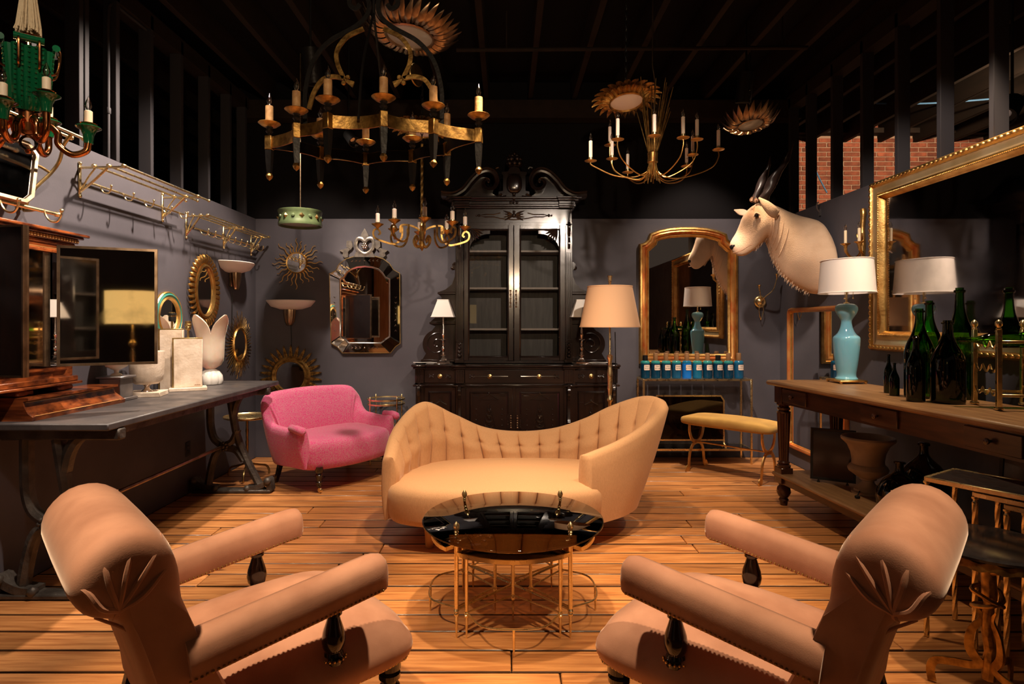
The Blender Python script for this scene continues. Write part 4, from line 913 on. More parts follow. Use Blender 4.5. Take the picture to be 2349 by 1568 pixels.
silver_lamp('silver candlestick lamp with white shade near the venetian mirror', (1017-CX)/F*5.66, 5.66)
silver_lamp('silver candlestick lamp with white shade partly behind the peach lampshade', (1334-CX)/F*5.66, 5.66)
# ================================================================== floor lamp
fl_ = thing('floor_lamp', 'tall brass floor lamp with peach tapered drum shade', 'floor lamp', (.855, 4.93, 0))
MB().lathe([(.14, 0), (.145, .012), (.13, .022), (.05, .04), (.02, .06), (.018, .3), (.028, .31), (.028, .33), (.016, .345), (.017, .55), (.03, .57), (.034, .60), (.022, .63), (.016, .66), (.015, .72), (.026, .735), (.026, .745), (.016, .76), (.017, .80), (.022, .83), (.019, .86), (.022, .93), (.024, .96), (.017, 1.0), (.016, 1.06), (.024, 1.08), (.024, 1.105), (.010, 1.115), (.008, 1.15), (.008, 1.62)], 18).build('stem', 'brass', fl_)
MB().loft([[(r_*math.cos(2*PI*i/48), r_*math.sin(2*PI*i/48), z_) for i in range(48)] for r_, z_ in ((.247, 1.345), (.183, 1.675))], cap=False).build('shade', 'peach_shade', fl_)
for r_, z in ((.248, 1.345), (.184, 1.675)): hoop(r_, z, .002, .005).build('shade_rim', 'peach_shade', fl_)
MB().lathe([(.005, 1.62), (.008, 1.69), (.012, 1.705), (.016, 1.74), (.022, 1.765), (.020, 1.767), (.006, 1.72)], 12).build('finial', 'brass', fl_)
MB().tube([(0, 0, 1.66), (.18, 0, 1.67)], .003, 5).build('spider', 'brass', fl_)
MB().tube(cat([(.03, .0, .02), (.06, .02, .4), (.055, .03, .9), (.045, .01, 1.3)], 5), .004, 5).build('cord', 'wire_black', fl_)
# ================================================================== things hung on the back wall
KB = YB/F
def bwt(name, label, cat_, px, py, group=None): q = P(px, py, YB); return thing(name, label, cat_, (q.x, YB, q.z), 0, group)
def lwt(name, label, cat_, Y, Z, group=None): return thing(name, label, cat_, (XL, Y, Z), RL, group)
def rwt(name, label, cat_, Y, Z, group=None): return thing(name, label, cat_, (XR, Y, Z), RR, group)
def disc(rx, rz, y0, y1, n=40): return MB().prism(ell(rx, rz, n), y0, y1)
# wavy-ray sunburst
t = bwt('sunburst_mirror', 'round sunburst mirror with wavy copper-gold rays beside the green drum pendant', 'mirror', 682, 603)
disc(.098, .098, -.022, 0).build('mirror_glass', 'mirror', t)
MB().frame(ell(.100, .100, 40), [(-.006, .018), (-.004, .030), (.004, .032), (.010, .024), (.010, 0), (-.006, 0)]).build('rim', 'gilt', t)
rw = random.Random(5)
for i in range(24):
    a = 2*PI*i/24+rw.uniform(-.05, .05); r1 = (.26, .205, .235)[i % 3]+rw.uniform(-.012, .012); pts = []
    for j in range(13):
        v = j/12; r = .105+(r1-.105)*v; o_ = .010*math.sin(v*9.5)*(.3+v); pts.append((r*math.cos(a)-o_*math.sin(a), -.014, r*math.sin(a)+o_*math.cos(a)))
    MB().sweep(pts, [(-.0062, -.004), (.0062, -.004), (0, .006)], up=(0, 1, 0), scale=[1-.55*(j/12) for j in range(13)]).build('ray', 'gilt', t)
# feather-leaf sunburst
t = bwt('sunburst_mirror', 'round sunburst mirror with feathered gilt leaves behind the pink loveseat', 'mirror', 668, 862)
disc(.145, .145, -.024, 0).build('mirror_glass', 'dark_mirror', t)
n = 96; rings = []
for r, d in ((.143, .02), (.146, .036), (.156, .038), (.162, .030), (.185, .034), (.205, .018), (.205, 0), (.143, 0)):
    rings.append([((r)*math.cos(2*PI*i/n), -(d+(.004 if i % 2 and .158 < r < .2 else 0)), r*math.sin(2*PI*i/n)) for i in range(n)])
MB().loft(rings, closed=True).build('ribbed_band', 'gilt_dark', t)
prof = [(0, -.016), (.02, -.018)]
for j in range(4): prof += [(.035+j*.022, -.022+.0035*j), (.048+j*.022, -.013+.0025*j)]
prof = prof+[(.130, 0)]+[(x, -z) for x, z in prof[::-1]]
lf = MB(); lf.prism(prof, -.012, 0); lf.sweep([(0, -.012, 0), (.13, -.008, 0)], [(-.003, 0), (0, .006), (.003, 0)], up=(0, -1, 0))
l0 = None
for i in range(26):
    a = 2*PI*i/26+.12
    if l0 is None: l0 = lf.build('leaf', 'gilt_dark', t); o = l0
    else: o = l0.copy(); C.objects.link(o)
    o.location = (.19*math.cos(a), -.006, .19*math.sin(a)); o.rotation_euler = (0, -a, 0)
# wall uplighters
def uplighter(t):
    n = 28; outer = [[(.25*k*math.cos(PI+PI*i/n), .20*k*math.sin(PI+PI*i/n), z) for i in range(n+1)] for k, z in ((1, .06), (.97, .048), (.80, .0), (.45, -.028), (.10, -.035))]
    inner = [[(p[0]*.96, p[1]*.96, p[2]+.006) for p in r] for r in outer[::-1]]
    rg = outer+inner; v = [p for r in rg for p in r]; m = n+1
    f = [(j*m+i, j*m+i+1, (j+1)*m+i+1, (j+1)*m+i) for j in range(len(rg)-1) for i in range(n)]+[((len(rg)-1)*m+i, (len(rg)-1)*m+i+1, i+1, i) for i in range(n)]
    MB().add(v, f).build('bowl', 'plaster_white', t)
    rings = []
    for z, r in ((-.03, .062), (-.09, .058), (-.15, .046), (-.185, .030), (-.19, .02)):
        rings.append([((r*(1+.07*math.cos(8*a)))*math.cos(a), .62*r*(1+.07*math.cos(8*a))*math.sin(a)-.05, z) for a in np.linspace(0, 2*PI, 49)[:-1]])
    MB().loft(rings).build('fluted_stem', 'bronze', t)
    box('back_plate', 'bronze', t, -.04, -.03, -.16, .04, 0, -.02, b=.006)
    MB().tube(cat([(.0, -.012, -.19), (.006, -.01, -.4), (-.002, -.008, -.75)], 5), .0035, 5).build('cord', 'wire_black', t)
t = bwt('wall_uplighter', 'white half-bowl wall uplighter under the wavy sunburst mirror', 'wall light', 668, 703, 'white half-bowl uplighters'); uplighter(t)
t = lwt('wall_uplighter', 'white half-bowl wall uplighter beside the oval leaf mirror', 'wall light', 5.55, 1.872, 'white half-bowl uplighters'); uplighter(t)
# venetian mirror
t = bwt('venetian_mirror', 'tall venetian mirror with etched glass border and pierced crest', 'mirror', 838, 700)
vx = lambda px: (px-838)*KB; vz = lambda py: -(py-700)*KB
OU_ = [(787, 809), (775, 795), (761, 787), (757, 628), (772, 620), (780, 605), (795, 594), (815, 588), (838, 585), (862, 588), (881, 594), (895, 605), (903, 618), (918, 627), (919, 787), (908, 795), (897, 809)]
IN_ = [(801, 787), (793, 778), (782, 772), (781, 640), (790, 636), (796, 626), (806, 617), (820, 612), (838, 610), (856, 612), (870, 617), (880, 626), (886, 636), (896, 640), (896, 772), (887, 778), (876, 787)]
o1 = [(vx(a), vz(b)) for a, b in OU_]; i1 = [(vx(a), vz(b)) for a, b in IN_]
MB().prism(o1, -.012, 0).build('back_board', 'ring_black', t)
for j in range(len(o1)):
    k = (j+1) % len(o1); a, b, c, d = o1[j], o1[k], i1[k], i1[j]
    sh = lambda p, q, s: (p[0]*(1-s)+q[0]*s, p[1]*(1-s)+q[1]*s)
    a2, b2, c2, d2 = sh(a, b, .02), sh(b, a, .02), sh(c, d, .02), sh(d, c, .02)
    m = MB(); m.add([(a2[0], -.014, a2[1]), (b2[0], -.014, b2[1]), (c2[0], -.014, c2[1]), (d2[0], -.014, d2[1]), (*[0]*0, a2[0]*.99, -.026, a2[1]*.992), (b2[0]*.99, -.026, b2[1]*.992), (c2[0]*1.012, -.034, c2[1]*1.01), (d2[0]*1.012, -.034, d2[1]*1.01)],
                   [(0, 1, 2, 3), (7, 6, 5, 4), (4, 5, 1, 0), (6, 7, 3, 2), (5, 6, 2, 1), (7, 4, 0, 3)])
    m.build('border_pane', 'old_mirror', t, 0)
MB().prism(i1, -.020, -.012).build('centre_mirror', 'mirror', t)
MB().frame(i1, [(-.014, .021), (-.010, .027), (.0, .034), (.004, .034), (.004, .012), (-.014, .012)]).build('inner_bead', 'silver', t)
m = MB().frame(o1, [(-.004, .012), (-.004, .028), (.003, .028), (.003, .012)]).build('outer_bead', 'brass_old', t)
cr = t
for nm, o_ in (('crest_leaf', ((838, 524), (846, 538), (849, 548), (842, 553), (834, 553), (827, 548), (830, 538))), ('crest_scroll', ((780, 575), (790, 572), (800, 569), (806, 572), (800, 578), (800, 590), (792, 592), (787, 586), (789, 580))), ('crest_scroll', ((891, 575), (882, 572), (874, 569), (868, 572), (872, 578), (872, 590), (880, 592), (886, 586), (884, 580))), ('crest_shell', ((797, 553), (808, 553), (811, 566), (806, 574), (796, 566))), ('crest_shell', ((873, 553), (861, 553), (860, 566), (866, 574), (874, 566))), ('crest_foot', ((812, 590), (818, 578), (856, 578), (862, 590)))):
    MB().prism([(vx(a), vz(b)) for a, b in o_], -.03, -.008).build(nm, 'etched_glass', t, 0)
hrt = cat([(vx(a), vz(b)) for a, b in ((838, 584), (822, 574), (817, 560), (822, 548), (832, 549), (838, 555), (844, 549), (854, 548), (859, 560), (854, 574))], 3, True)
MB().frame(hrt, [(-.018, .010), (-.018, .03), (0, .036), (.016, .03), (.016, .010)]).build('crest_heart', 'etched_glass', t)
m = MB()
for i in range(6): a = i*PI/3; m.sphere((vx(838)+.022*math.cos(a), -.03, vz(565)+.022*math.sin(a)), .016, 8)
m.sphere((vx(838), -.036, vz(565)), .016, 8); m.build('crest_flower', 'silver', t)
# etched sprays on the border
m = MB()
for (px, py, dx, dy) in ((838, 797, 1, 0), (909, 720, 0, 1), (770, 720, 0, 1), (838, 598, 1, 0)):
    for s_ in (-1, 1):
        for q in range(1, 4):
            x, z = vx(px+s_*q*9*dx), vz(py+s_*q*12*dy)
            for w_ in (-1, 1): m.tube([(x, -.0335, z), (x+(s_*.016*dx+w_*.010*dy), -.034, z+(-s_*.016*dy+w_*.010*dx))], .0022, 5)
    m.sphere((vx(px), -.033, vz(py)), .007, 8)
o = m.build('etching', 'silver', t); o['kind'] = 'stuff'
# arched gilt mirror
t = bwt('arched_gilt_mirror', 'arched gilt mirror with notched shoulders above the blue bottles', 'mirror', 1578, 680)
gx_ = lambda px: (px-1578)*KB; gz_ = lambda py: -(py-680)*KB
ao = [(1465, 834), (1465, 560), (1476, 557), (1485, 549), (1489, 536), (1510, 528), (1535, 523), (1560, 521), (1590, 521), (1618, 523), (1645, 529), (1665, 537), (1668, 549), (1677, 557), (1691, 560), (1691, 834)]
a1_ = [(gx_(a), gz_(b)) for a, b in ao]
MB().frame(a1_, [(0, 0), (0, .03), (-.010, .046), (-.026, .050), (-.034, .040), (-.036, 0)]).build('outer_moulding', 'gilt', t)
MB().frame(a1_, [(-.034, 0), (-.034, .040), (-.050, .046), (-.066, .040), (-.076, .026), (-.076, 0)]).build('red_ground', 'gilt_red', t)
MB().frame(a1_, [(-.076, 0), (-.076, .026), (-.084, .034), (-.094, .030), (-.104, .014), (-.104, 0)]).build('inner_moulding', 'gilt', t)
# offset outline for the glass and the bead row
def inset(o, d):
    n = len(o); o = [np.array(p) for p in o]; out = []
    ar = sum(o[i][0]*o[(i+1) % n][1]-o[(i+1) % n][0]*o[i][1] for i in range(n)); sgn = 1 if ar > 0 else -1
    for i in range(n):
        d0 = o[i]-o[i-1]; d1 = o[(i+1) % n]-o[i]; d0 /= np.linalg.norm(d0); d1 /= np.linalg.norm(d1)
        n0 = V(d0[1], -d0[0])*sgn; n1 = V(d1[1], -d1[0])*sgn; m = n0+n1; m = m*2/max(m @ m, .35); out.append(tuple(o[i]-m*d))
    return out
gi = inset(a1_, .100); MB().prism(gi, -.012, 0).build('mirror_glass', 'mirror', t)
bd = inset(a1_, .096); m = nails([(p[0], -.024, p[1]) for p in along([V(*q) for q in bd+[bd[0]]], .0095)], .0042); o = m.build('beading', 'gilt', t); o['kind'] = 'stuff'
# brass flower sconce by the corner
t = bwt('brass_sconce', 'modernist brass wall sconce with two trumpet arms under the antelope mount', 'wall light', 1743, 692)
MB().lathe([(.062, 0), (.060, .012), (.050, .018), (.034, .014), (.020, .03), (.001, .036)], 28, R_(PI/2, 'X')).build('rosette', 'brass', t)
for pts in (((0, -.03, 0), (-.010, -.05, .04), (-.026, -.07, .09), (-.040, -.08, .14)), ((0, -.03, 0), (.03, -.06, .05), (.09, -.09, .11), (.115, -.10, .18), (.13, -.10, .25))):
    a_ = MB().tube(cat(pts, 5), .005, 8).build('arm', 'brass', t); e = pts[-1]
    MB().lathe([(.005, -.03), (.009, 0), (.014, .02), (.020, .028), (.017, .027), (.006, -.01)], 12, T_(*e)).build('trumpet_cup', 'brass', a_)
for sg in (-1, 1): MB().tube(cat([(sg*.012, -.03, -.02), (sg*.022, -.034, -.08), (sg*.014, -.03, -.14), (0, -.026, -.185)], 5), .0035, 6).build('pendant_loop', 'brass', t)
# ================================================================== left wall
t = lwt('leaf_oval_mirror', 'oval mirror ringed with curling gilt leaves above the alabaster lamp', 'mirror', 5.03, 1.642)
disc(.142, .205, -.02, 0).build('mirror_glass', 'dark_mirror', t)
MB().frame(ell(.150, .212, 48), [(-.012, .018), (-.010, .034), (.0, .042), (.016, .036), (.018, 0), (-.012, 0)]).build('rim', 'gilt', t)
lf = MB(); sec = [(0, 0, .020), (.025, .018, .027), (.055, .026, .026), (.08, .018, .016), (.092, .002, .002)]; rings = []
for x, d, w_ in sec: rings.append([(x, -d, -w_), (x, -d-.010, 0), (x, -d+.002, w_), (x, -d+.006, 0)])
lf.loft(rings); l0 = None
for i in range(38):
    a = 2*PI*i/38
    if l0 is None: l0 = lf.build('leaf', 'gilt', t); o = l0
    else: o = l0.copy(); C.objects.link(o)
    o.location = (.162*math.cos(a), -.012, .224*math.sin(a)); o.rotation_euler = (.45 if math.cos(a) > 0 else -.45, -math.atan2(math.sin(a)*.8, math.cos(a)), 0)
t = lwt('ray_mirror', 'oval mirror with a halo of thin dark gold rays above the trestle table end', 'mirror', 5.70, 1.168)
disc(.130, .150, -.02, 0).build('mirror_glass', 'dark_mirror', t)
MB().frame(ell(.133, .153, 44), [(-.008, .018), (-.006, .028), (.006, .03), (.012, .02), (.012, 0), (-.008, 0)]).build('rim', 'gilt', t)
for i in range(54):
    a = 2*PI*i/54; r0 = V(.142*math.cos(a), .162*math.sin(a)); L = (.15, .11, .13)[i % 3]+rw.uniform(-.02, .02); pts = []
    for j in range(9):
        v = j/8; o_ = .006*math.sin(v*8+i)*v; pts.append((r0[0]+L*v*math.cos(a)-o_*math.sin(a), -.012-.004*math.sin(v*3), r0[1]+L*v*math.sin(a)+o_*math.cos(a)))
    MB().tube(pts, [.0048*(1-.5*j/8) for j in range(9)], 5).build('ray', 'gilt_dark', t)
t = lwt('round_green_mirror', 'round mirror in a green and gilt frame behind the travertine lamps', 'mirror', 4.50, 1.425)
disc(.135, .135, -.016, 0).build('mirror_glass', 'mirror', t)
for nm, mm, a, b, d in (('inner_rim', 'gilt', -.01, .012, .026), ('green_band', 'frame_green', .012, .036, .024), ('outer_rim', 'gilt', .036, .050, .018)):
    MB().frame(ell(.137, .137, 48), [(a, 0), (a, d), ((a+b)/2, d+.008), (b, d), (b, 0)]).build(nm, mm, t)
# brass luggage racks
def hook(par, x, y_, z, s=1):
    MB().tube(cat([(x, y_, z+.012*s), (x+.004, y_-.006*s, z-.012*s), (x+.006, y_-.022*s, z-.032*s), (x+.004, y_-.050*s, z-.034*s), (x-.002, y_-.068*s, z-.014*s), (x-.004, y_-.072*s, z+.004*s)], 4), .0042*s, 6).build('hook', 'brass', par)
    MB().sphere((x-.004, y_-.072*s, z+.008*s), .008*s, 8).build('hook_tip', 'brass', par)
def rack(t, xs, L0, L1, dep, zt_, hooks, nr=3):
    for x in xs:
        b = MB(); b.box(x-.011, -.010, -.175, x+.011, 0, .01, b=.004); b.sphere((x, -.005, .016), .012, 10); b.sphere((x, -.005, -.18), .012, 10)
        b.tube([(x, -.005, -.01), (x, -dep, -.006)], .0075, 8); b.tube(cat([(x, -.006, -.155), (x, -dep*.28, -.10), (x, -dep*.62, -.014)], 5), .0075, 8); b.tube(cat([(x, -.006, -.155), (x, -dep*.20, -.07), (x, -dep*.36, -.012)], 5), .005, 8)
        bk_ = b.build('bracket', 'brass', t)
    for i in range(nr):
        y_ = -dep*(.34+.66*i/(nr-1)); r_ = MB().tube([(L0, y_, 0), (L1, y_, 0)], .007, 10).build('rail', 'brass', t)
        for x in xs: MB().lathe([(.009, -.016), (.013, -.010), (.013, .010), (.009, .016)], 8, T_(x, y_, 0) @ R_(PI/2, 'Y')).build('collar', 'brass', r_)
        for x in (L0, L1): MB().sphere((x, y_, 0), .012, 10).build('end_cap', 'brass', r_)
    hb = MB().tube([(L0, -.075, -.105), (L1, -.075, -.105)], .007, 8).build('hook_bar', 'brass', t)
    for i in range(hooks): hook(hb, L0+.07+(L1-L0-.14)*i/(hooks-1), -.078, -.112)
t = lwt('luggage_rack', 'polished brass luggage rack with coat hooks beside the mirrored hat rack', 'rack', 3.58, 2.318, 'brass racks on the left wall'); rack(t, (0, .86), 0, 1.02, .27, 2.318, 5)
t = lwt('luggage_rack', 'polished brass luggage rack with three brackets near the room corner', 'rack', 4.77, 2.238, 'brass racks on the left wall'); rack(t, (0, .63, 1.21), 0, 1.23, .18, 2.238, 10)
# mirrored hat rack at the upper left
t = lwt('mirrored_hat_rack', 'brass hat rack with long hexagonal mirror and hooks above the mahogany triptych', 'rack', 2.55, 2.16)
for y_, z in ((-.10, .24), (-.17, .235), (-.24, .23)):
    r_ = MB().tube([(-.55, y_, z), (.73, y_, z)], .0085, 10).build('rail', 'brass', t)
    for x in (-.55, .73): MB().sphere((x, y_, z), .015, 10).build('end_ball', 'brass', r_)
hb = MB().tube([(-.55, -.085, -.185), (.73, -.085, -.185)], .010, 10).build('hook_bar', 'brass', t)
MB().lathe([(.010, 0), (.015, .004), (.010, .010), (.014, .018), (.012, .03), (.001, .034)], 10, T_(.73, -.085, -.185) @ R_(PI/2, 'Y')).build('finial', 'brass', hb)
for x in (-.35, -.1, .15, .36, .64): hook(hb, x, -.092, -.195, 1.35)
for x in (-.38, .60):
    m = MB(); m.tube(cat([(x, -.015, -.19), (x+.02, -.05, -.08), (x+.09, -.09, .03), (x+.10, -.13, .10), (x+.05, -.19, .17), (x+.04, -.24, .225)], 5), .009, 8)
    m.tube(cat([(x+.09, -.09, .03), (x+.05, -.05, .06), (x+.02, -.01, .05)], 4), .008, 8); m.tube([(x-.01, -.01, -.19), (x-.01, -.01, -.02)], .008, 8)
    m.tube(cat([(x, -.015, -.19), (x, -.05, -.19), (x, -.085, -.185)], 4), .008, 8); m.build('scroll_bracket', 'brass_old', t)
o_ = [(-.36, -.17), (.50, -.17), (.555, -.13), (.655, .12), (.61, .17), (-.42, .17), (-.46, .12), (-.41, -.13)]
Tm = T_(0, -.06, .0) @ R_(-.22, 'X')
MB().prism(o_, -.004, .008, Tm).build('hexagonal_mirror', 'dark_mirror', t)
MB().frame(o_, [(-.016, .006), (-.012, .014), (.006, .016), (.012, .008), (.012, -.006), (-.016, -.006)], Tm).build('mirror_frame', 'bronze', t)
# ================================================================== mahogany triptych mirror with open doors
t = thing('mahogany_triptych', 'mahogany wall triptych mirror with moulded cornice and open mirrored doors', 'mirror', (0, 0, 0))
MB().box(XL+.002, 2.58, 1.08, -2.45, 3.36, 1.80).build('carcass', 'mahogany', t)
m = MB()
for z0, z1, e in ((1.80, 1.82, .01), (1.82, 1.845, .022), (1.845, 1.858, .04), (1.858, 1.875, .06)): m.box(XL+.002, 2.58-e, z0, -2.45+e, 3.36+e, z1, b=.004)
cn = m.build('cornice', 'mahogany', t)
m = MB()
for i in range(40): m.box(-2.428, 2.56+i*.0205, 1.826, -2.420, 2.571+i*.0205, 1.842)
o = m.build('dentils', 'inlay', cn); o['kind'] = 'stuff'
m = MB()
for z0, z1, e in ((1.05, 1.08, .02), (1.035, 1.05, .035)): m.box(XL+.002, 2.58-e, z0, -2.45+e, 3.36+e, z1, b=.004)
m.build('base_moulding', 'mahogany', t)
for y_ in (3.02, 3.30): MB().box(XL+.002, y_-.05, HT+.1165, -2.44, y_+.06, 1.035, b=.01).build('bracket_foot', 'mahogany', t)
box('frieze', 'inlay', t, -2.451, 2.60, 1.772, -2.446, 3.34, 1.780)
box('centre_mirror', 'mirror', t, -2.452, 2.66, 1.14, -2.444, 3.28, 1.75)
MB().frame([(-.32, -.31), (.32, -.31), (.32, .31), (-.32, .31)], [(0, 0), (0, .012), (.012, .014), (.02, .006), (.02, 0)], T_(-2.45, 2.97, 1.445) @ R_(RL, 'Z')).build('mirror_frame', 'mahogany', t)
def tdoor(a, b, z0, z1, face):
    a, b = V(*a), V(*b); L = np.linalg.norm(b-a); d = (b-a)/L; nn = V(d[1], -d[0])*face     # mirror side
    T0 = Matrix(((d[0], -nn[0], 0, a[0]), (d[1], -nn[1], 0, a[1]), (0, 0, 1, 0), (0, 0, 0, 1)))   # local -y = mirror side
    dr = MB().box(0, 0, z0, L, .016, z1, T=T0).build('door', 'ebony', t)
    MB().box(.012, -.006, z0+.012, L-.012, .0, z1-.012, T=T0).build('door_mirror', 'old_mirror', dr)
    MB().frame([(.008, z0+.008), (L-.008, z0+.008), (L-.008, z1-.008), (.008, z1-.008)], [(-.006, -.002), (-.006, .010), (.008, .010), (.008, -.018), (.0, -.018)], T0).build('door_edge', 'bronze', dr)
tdoor((-2.415, 3.20), (-1.99, 3.395), 1.142, 1.793, 1)
tdoor((-2.42, 2.60), (-2.05, 2.545), 1.142, 1.793, -1)
t = thing('mahogany_plinth', 'low inlaid mahogany plinth with concave front lying on the slate table', 'plinth', (0, 0, 0))
rings = []
for y_ in (2.955, 3.64):
    e = -.0 if y_ < 3 else 0; rings.append([(-2.555, y_, HT), (-2.355, y_, HT), (-2.352, y_, HT+.02), (-2.375, y_, HT+.035), (-2.395, y_, HT+.07), (-2.40, y_, HT+.098), (-2.375, y_, HT+.102), (-2.375, y_, HT+.115), (-2.555, y_, HT+.115)])
rings[1] = [(x, y_+(.035 if z < HT+.05 else 0), z) for x, y_, z in rings[1]]
pb_ = MB().loft(rings).build('plinth_body', 'mahogany', t, 30)
for z, x in ((HT+.024, -2.3535), (HT+.092, -2.398)): MB().tube([(x, 2.97, z), (x, 3.63, z)], .0025, 4).build('inlay_line', 'inlay', pb_)
# ================================================================== right wall
t = rwt('great_gilt_mirror', 'great rectangular gilt mirror with foxed glass above the oak table', 'mirror', 3.40, 1.80)
W2, H2 = 1.12, .63; ro = [(-W2, -H2), (W2, -H2), (W2, H2), (-W2, H2)]
MB().frame(ro, [(0, 0), (0, .035), (-.012, .055), (-.034, .06), (-.044, .045), (-.044, 0)]).build('outer_moulding', 'gilt', t)
MB().frame(ro, [(-.044, 0), (-.044, .045), (-.060, .036), (-.085, .036), (-.100, .05), (-.100, 0)]).build('pale_cove', 'pale_gilt', t)
MB().frame(ro, [(-.100, 0), (-.100, .052), (-.112, .056), (-.124, .044), (-.136, .030), (-.146, .016), (-.146, 0)]).build('inner_moulding', 'gilt', t)
m = MB()
ri = inset(ro, .024)
for p in along([V(*q) for q in ri+[ri[0]]], .042):
    hz = abs(abs(p[1])-H2+.024) < 1e-6
    m.sell((p[0], -.056, p[1]), ((.020, .010, .013) if hz else (.013, .010, .020)), 1, 1, 8, 5)
o = m.build('leaf_tips', 'gilt', t); o['kind'] = 'stuff'
bd = inset(ro, .118); o = nails([(p[0], -.056, p[1]) for p in along([V(*q) for q in bd+[bd[0]]], .013)], .0055).build('beading', 'gilt', t); o['kind'] = 'stuff'
MB().prism(inset(ro, .140), -.016, 0).build('mirror_glass', 'dark_mirror', t)
t = rwt('pipe_frame_mirror', 'tall wall mirror in a rounded red-gilt frame near the corner', 'mirror', 5.37, .84)
ro = [(-.44, -.67), (.44, -.67), (.47, -.665), (.49, -.645), (.495, -.62), (.495, .62), (.49, .645), (.47, .665), (.44, .67), (-.44, .67), (-.47, .665), (-.49, .645), (-.495, .62), (-.495, -.62), (-.49, -.645), (-.47, -.665)]
MB().frame(ro, [(-.028, 0), (-.028, .02), (-.02, .036), (-.006, .042), (.006, .036), (.012, .02), (.012, 0)]).build('frame', 'red_gilt_pipe', t)
MB().frame(inset(ro, .028), [(-.008, 0), (-.008, .012), (0, .022), (.003, .018), (.003, 0)]).build('slip', 'gilt', t)
MB().prism(inset(ro, .03), -.010, 0).build('mirror_glass', 'mirror', t)
t = thing('horn_sconce', 'gilt ribbon-and-horn wall sconce with two candles beside the great mirror', 'wall light', (XR, 4.64, 2.0), RR)
m = MB(); m.tube(cat([(0, -.02, -.14), (.004, -.025, -.02), (-.004, -.025, .10), (.004, -.022, .22), (-.008, -.02, .265)], 5), [.016]*5+[.020]*5+[.018]*5+[.022]*5+[.014], 10)
m.tube(cat([(0, -.03, .06), (-.03, -.05, .07), (-.02, -.045, .03), (0, -.035, .02), (.03, -.05, .03), (.03, -.05, .065), (0, -.03, .06)], 4), .008, 7); m.build('ribbon_stem', 'gilt', t)
for pts, cxp in ((((0, -.03, -.02), (.0, -.06, -.10), (.01, -.12, -.115), (.02, -.165, -.075), (.02, -.17, -.04)), 0), (((0, -.03, 0), (.05, -.05, -.09), (.10, -.08, -.105), (.135, -.125, -.07), (.14, -.135, -.04)), 1)):
    a_ = MB().tube(cat(pts, 5), [.007]*10+[.009]*5+[.011]*5+[.012], 8).build('arm', 'gilt', t); e = pts[-1]
    MB().lathe([(.010, -.01), (.014, .01), (.024, .026), (.036, .03), (.034, .026), (.012, .012)], 14, T_(*e)).build('horn_cup', 'gilt', a_)
    MB().lathe([(.011, .015), (.011, .13), (.004, .133)], 12, T_(*e)).build('candle', 'wax', a_); bulb(a_, e[0], e[1], e[2]+.13, .85)
# small things fixed to the top of the right wall
t = thing('wall_clamp', 'small metal clamp screwed to the top edge of the right wall', 'clamp', (XR-.008, 5.31, 2.36), RR)
MB().tube(cat([(0, 0, 0), (0, -.02, .03), (.01, -.03, .07), (.02, -.02, .09)], 4), .006, 6).build('hook', 'pewter', t); box('plate', 'pewter', t, -.012, -.004, -.03, .012, .008, .03)
t = thing('speaker_box', 'small black loudspeaker mounted high in the right corner', 'loudspeaker', (2.66, 5.9, 2.44), .4)
box('cabinet', 'iron', t, -.07, -.06, 0, .07, .06, .17, b=.008); box('grille', 'wire_black', t, -.06, -.064, .012, .06, -.058, .158); box('mount', 'iron', t, -.02, .05, .05, .02, .14, .12)
# ================================================================== antelope shoulder mount
YE = 0.0
def PE(px, py, dy=0): return P(px, py, 5.2+(1897-px)/219*.26+dy)
el = thing('antelope_mount', 'pale antelope shoulder mount with spiral horns on the right wall', 'taxidermy mount', (0, 0, 0))
sec = [((1675, 563), (1681, 576), .020), ((1676, 556), (1688, 583), .038), ((1681, 546), (1697, 587), .050), ((1689, 533), (1711, 585), .058), ((1697, 515), (1727, 575), .068), ((1705, 496), (1740, 563), .088), ((1719, 478), (1750, 553), .108), ((1738, 466), (1757, 547), .112), ((1760, 466), (1762, 552), .112), ((1783, 475), (1768, 575), .125), ((1808, 487), (1780, 605), .150), ((1832, 496), (1797, 632), .180), ((1855, 502), (1822, 652), .205), ((1874, 510), (1848, 667), .220), ((1888, 532), (1868, 674), .225), ((1896, 560), (1884, 672), .215), ((1897.5, 590), (1893, 655), .15)]
rs = cat([(*PE(a[0], a[1]), *PE(b[0], b[1]), w_) for a, b, w_ in sec], 4); rings = []
re_ = random.Random(2)
for q in rs:
    a, b, w_ = V(*q[0:3]), V(*q[3:6]), q[6]; c = (a+b)/2; u = (a-b)/2
    ring = []
    for i in range(28):
        th = 2*PI*i/28; ct_, st_ = math.cos(th), math.sin(th); pinch = 1-.16*max(0, -ct_)**2
        ring.append(c+u*ct_+V(0, w_*math.copysign(abs(st_)**.85, st_)*pinch, 0))
    rings.append(ring)
MB().loft(rings).build('body', 'fur_coat', el, 180)
MB().tube(cat([PE(1681, 580, 0-.035), PE(1700, 575, 0-.062), PE(1716, 565, 0-.075), PE(1727, 560, 0-.08)], 4), .0035, 5).build('mouth_line', 'fur_brown', el)
MB().sell(PE(1680, 566, 0), (.022, .036, .026), 1, 1, 14, 10).build('muzzle', 'muzzle', el)
for sg in (-1, 1): MB().sphere(PE(1684, 563, 0+sg*.03), .011, 8).build('nostril', 'muzzle', el)
for sg in (-1, 1):
    e = MB().sphere(PE(1736, 494, 0+sg*.094), .019, 12).build('eye', 'muzzle', el)
    MB().tube(cat([PE(1729, 497, 0+sg*.092), PE(1735, 488, 0+sg*.108), PE(1744, 493, 0+sg*.103)], 4), .007, 6).build('eyelid', 'fur', e)
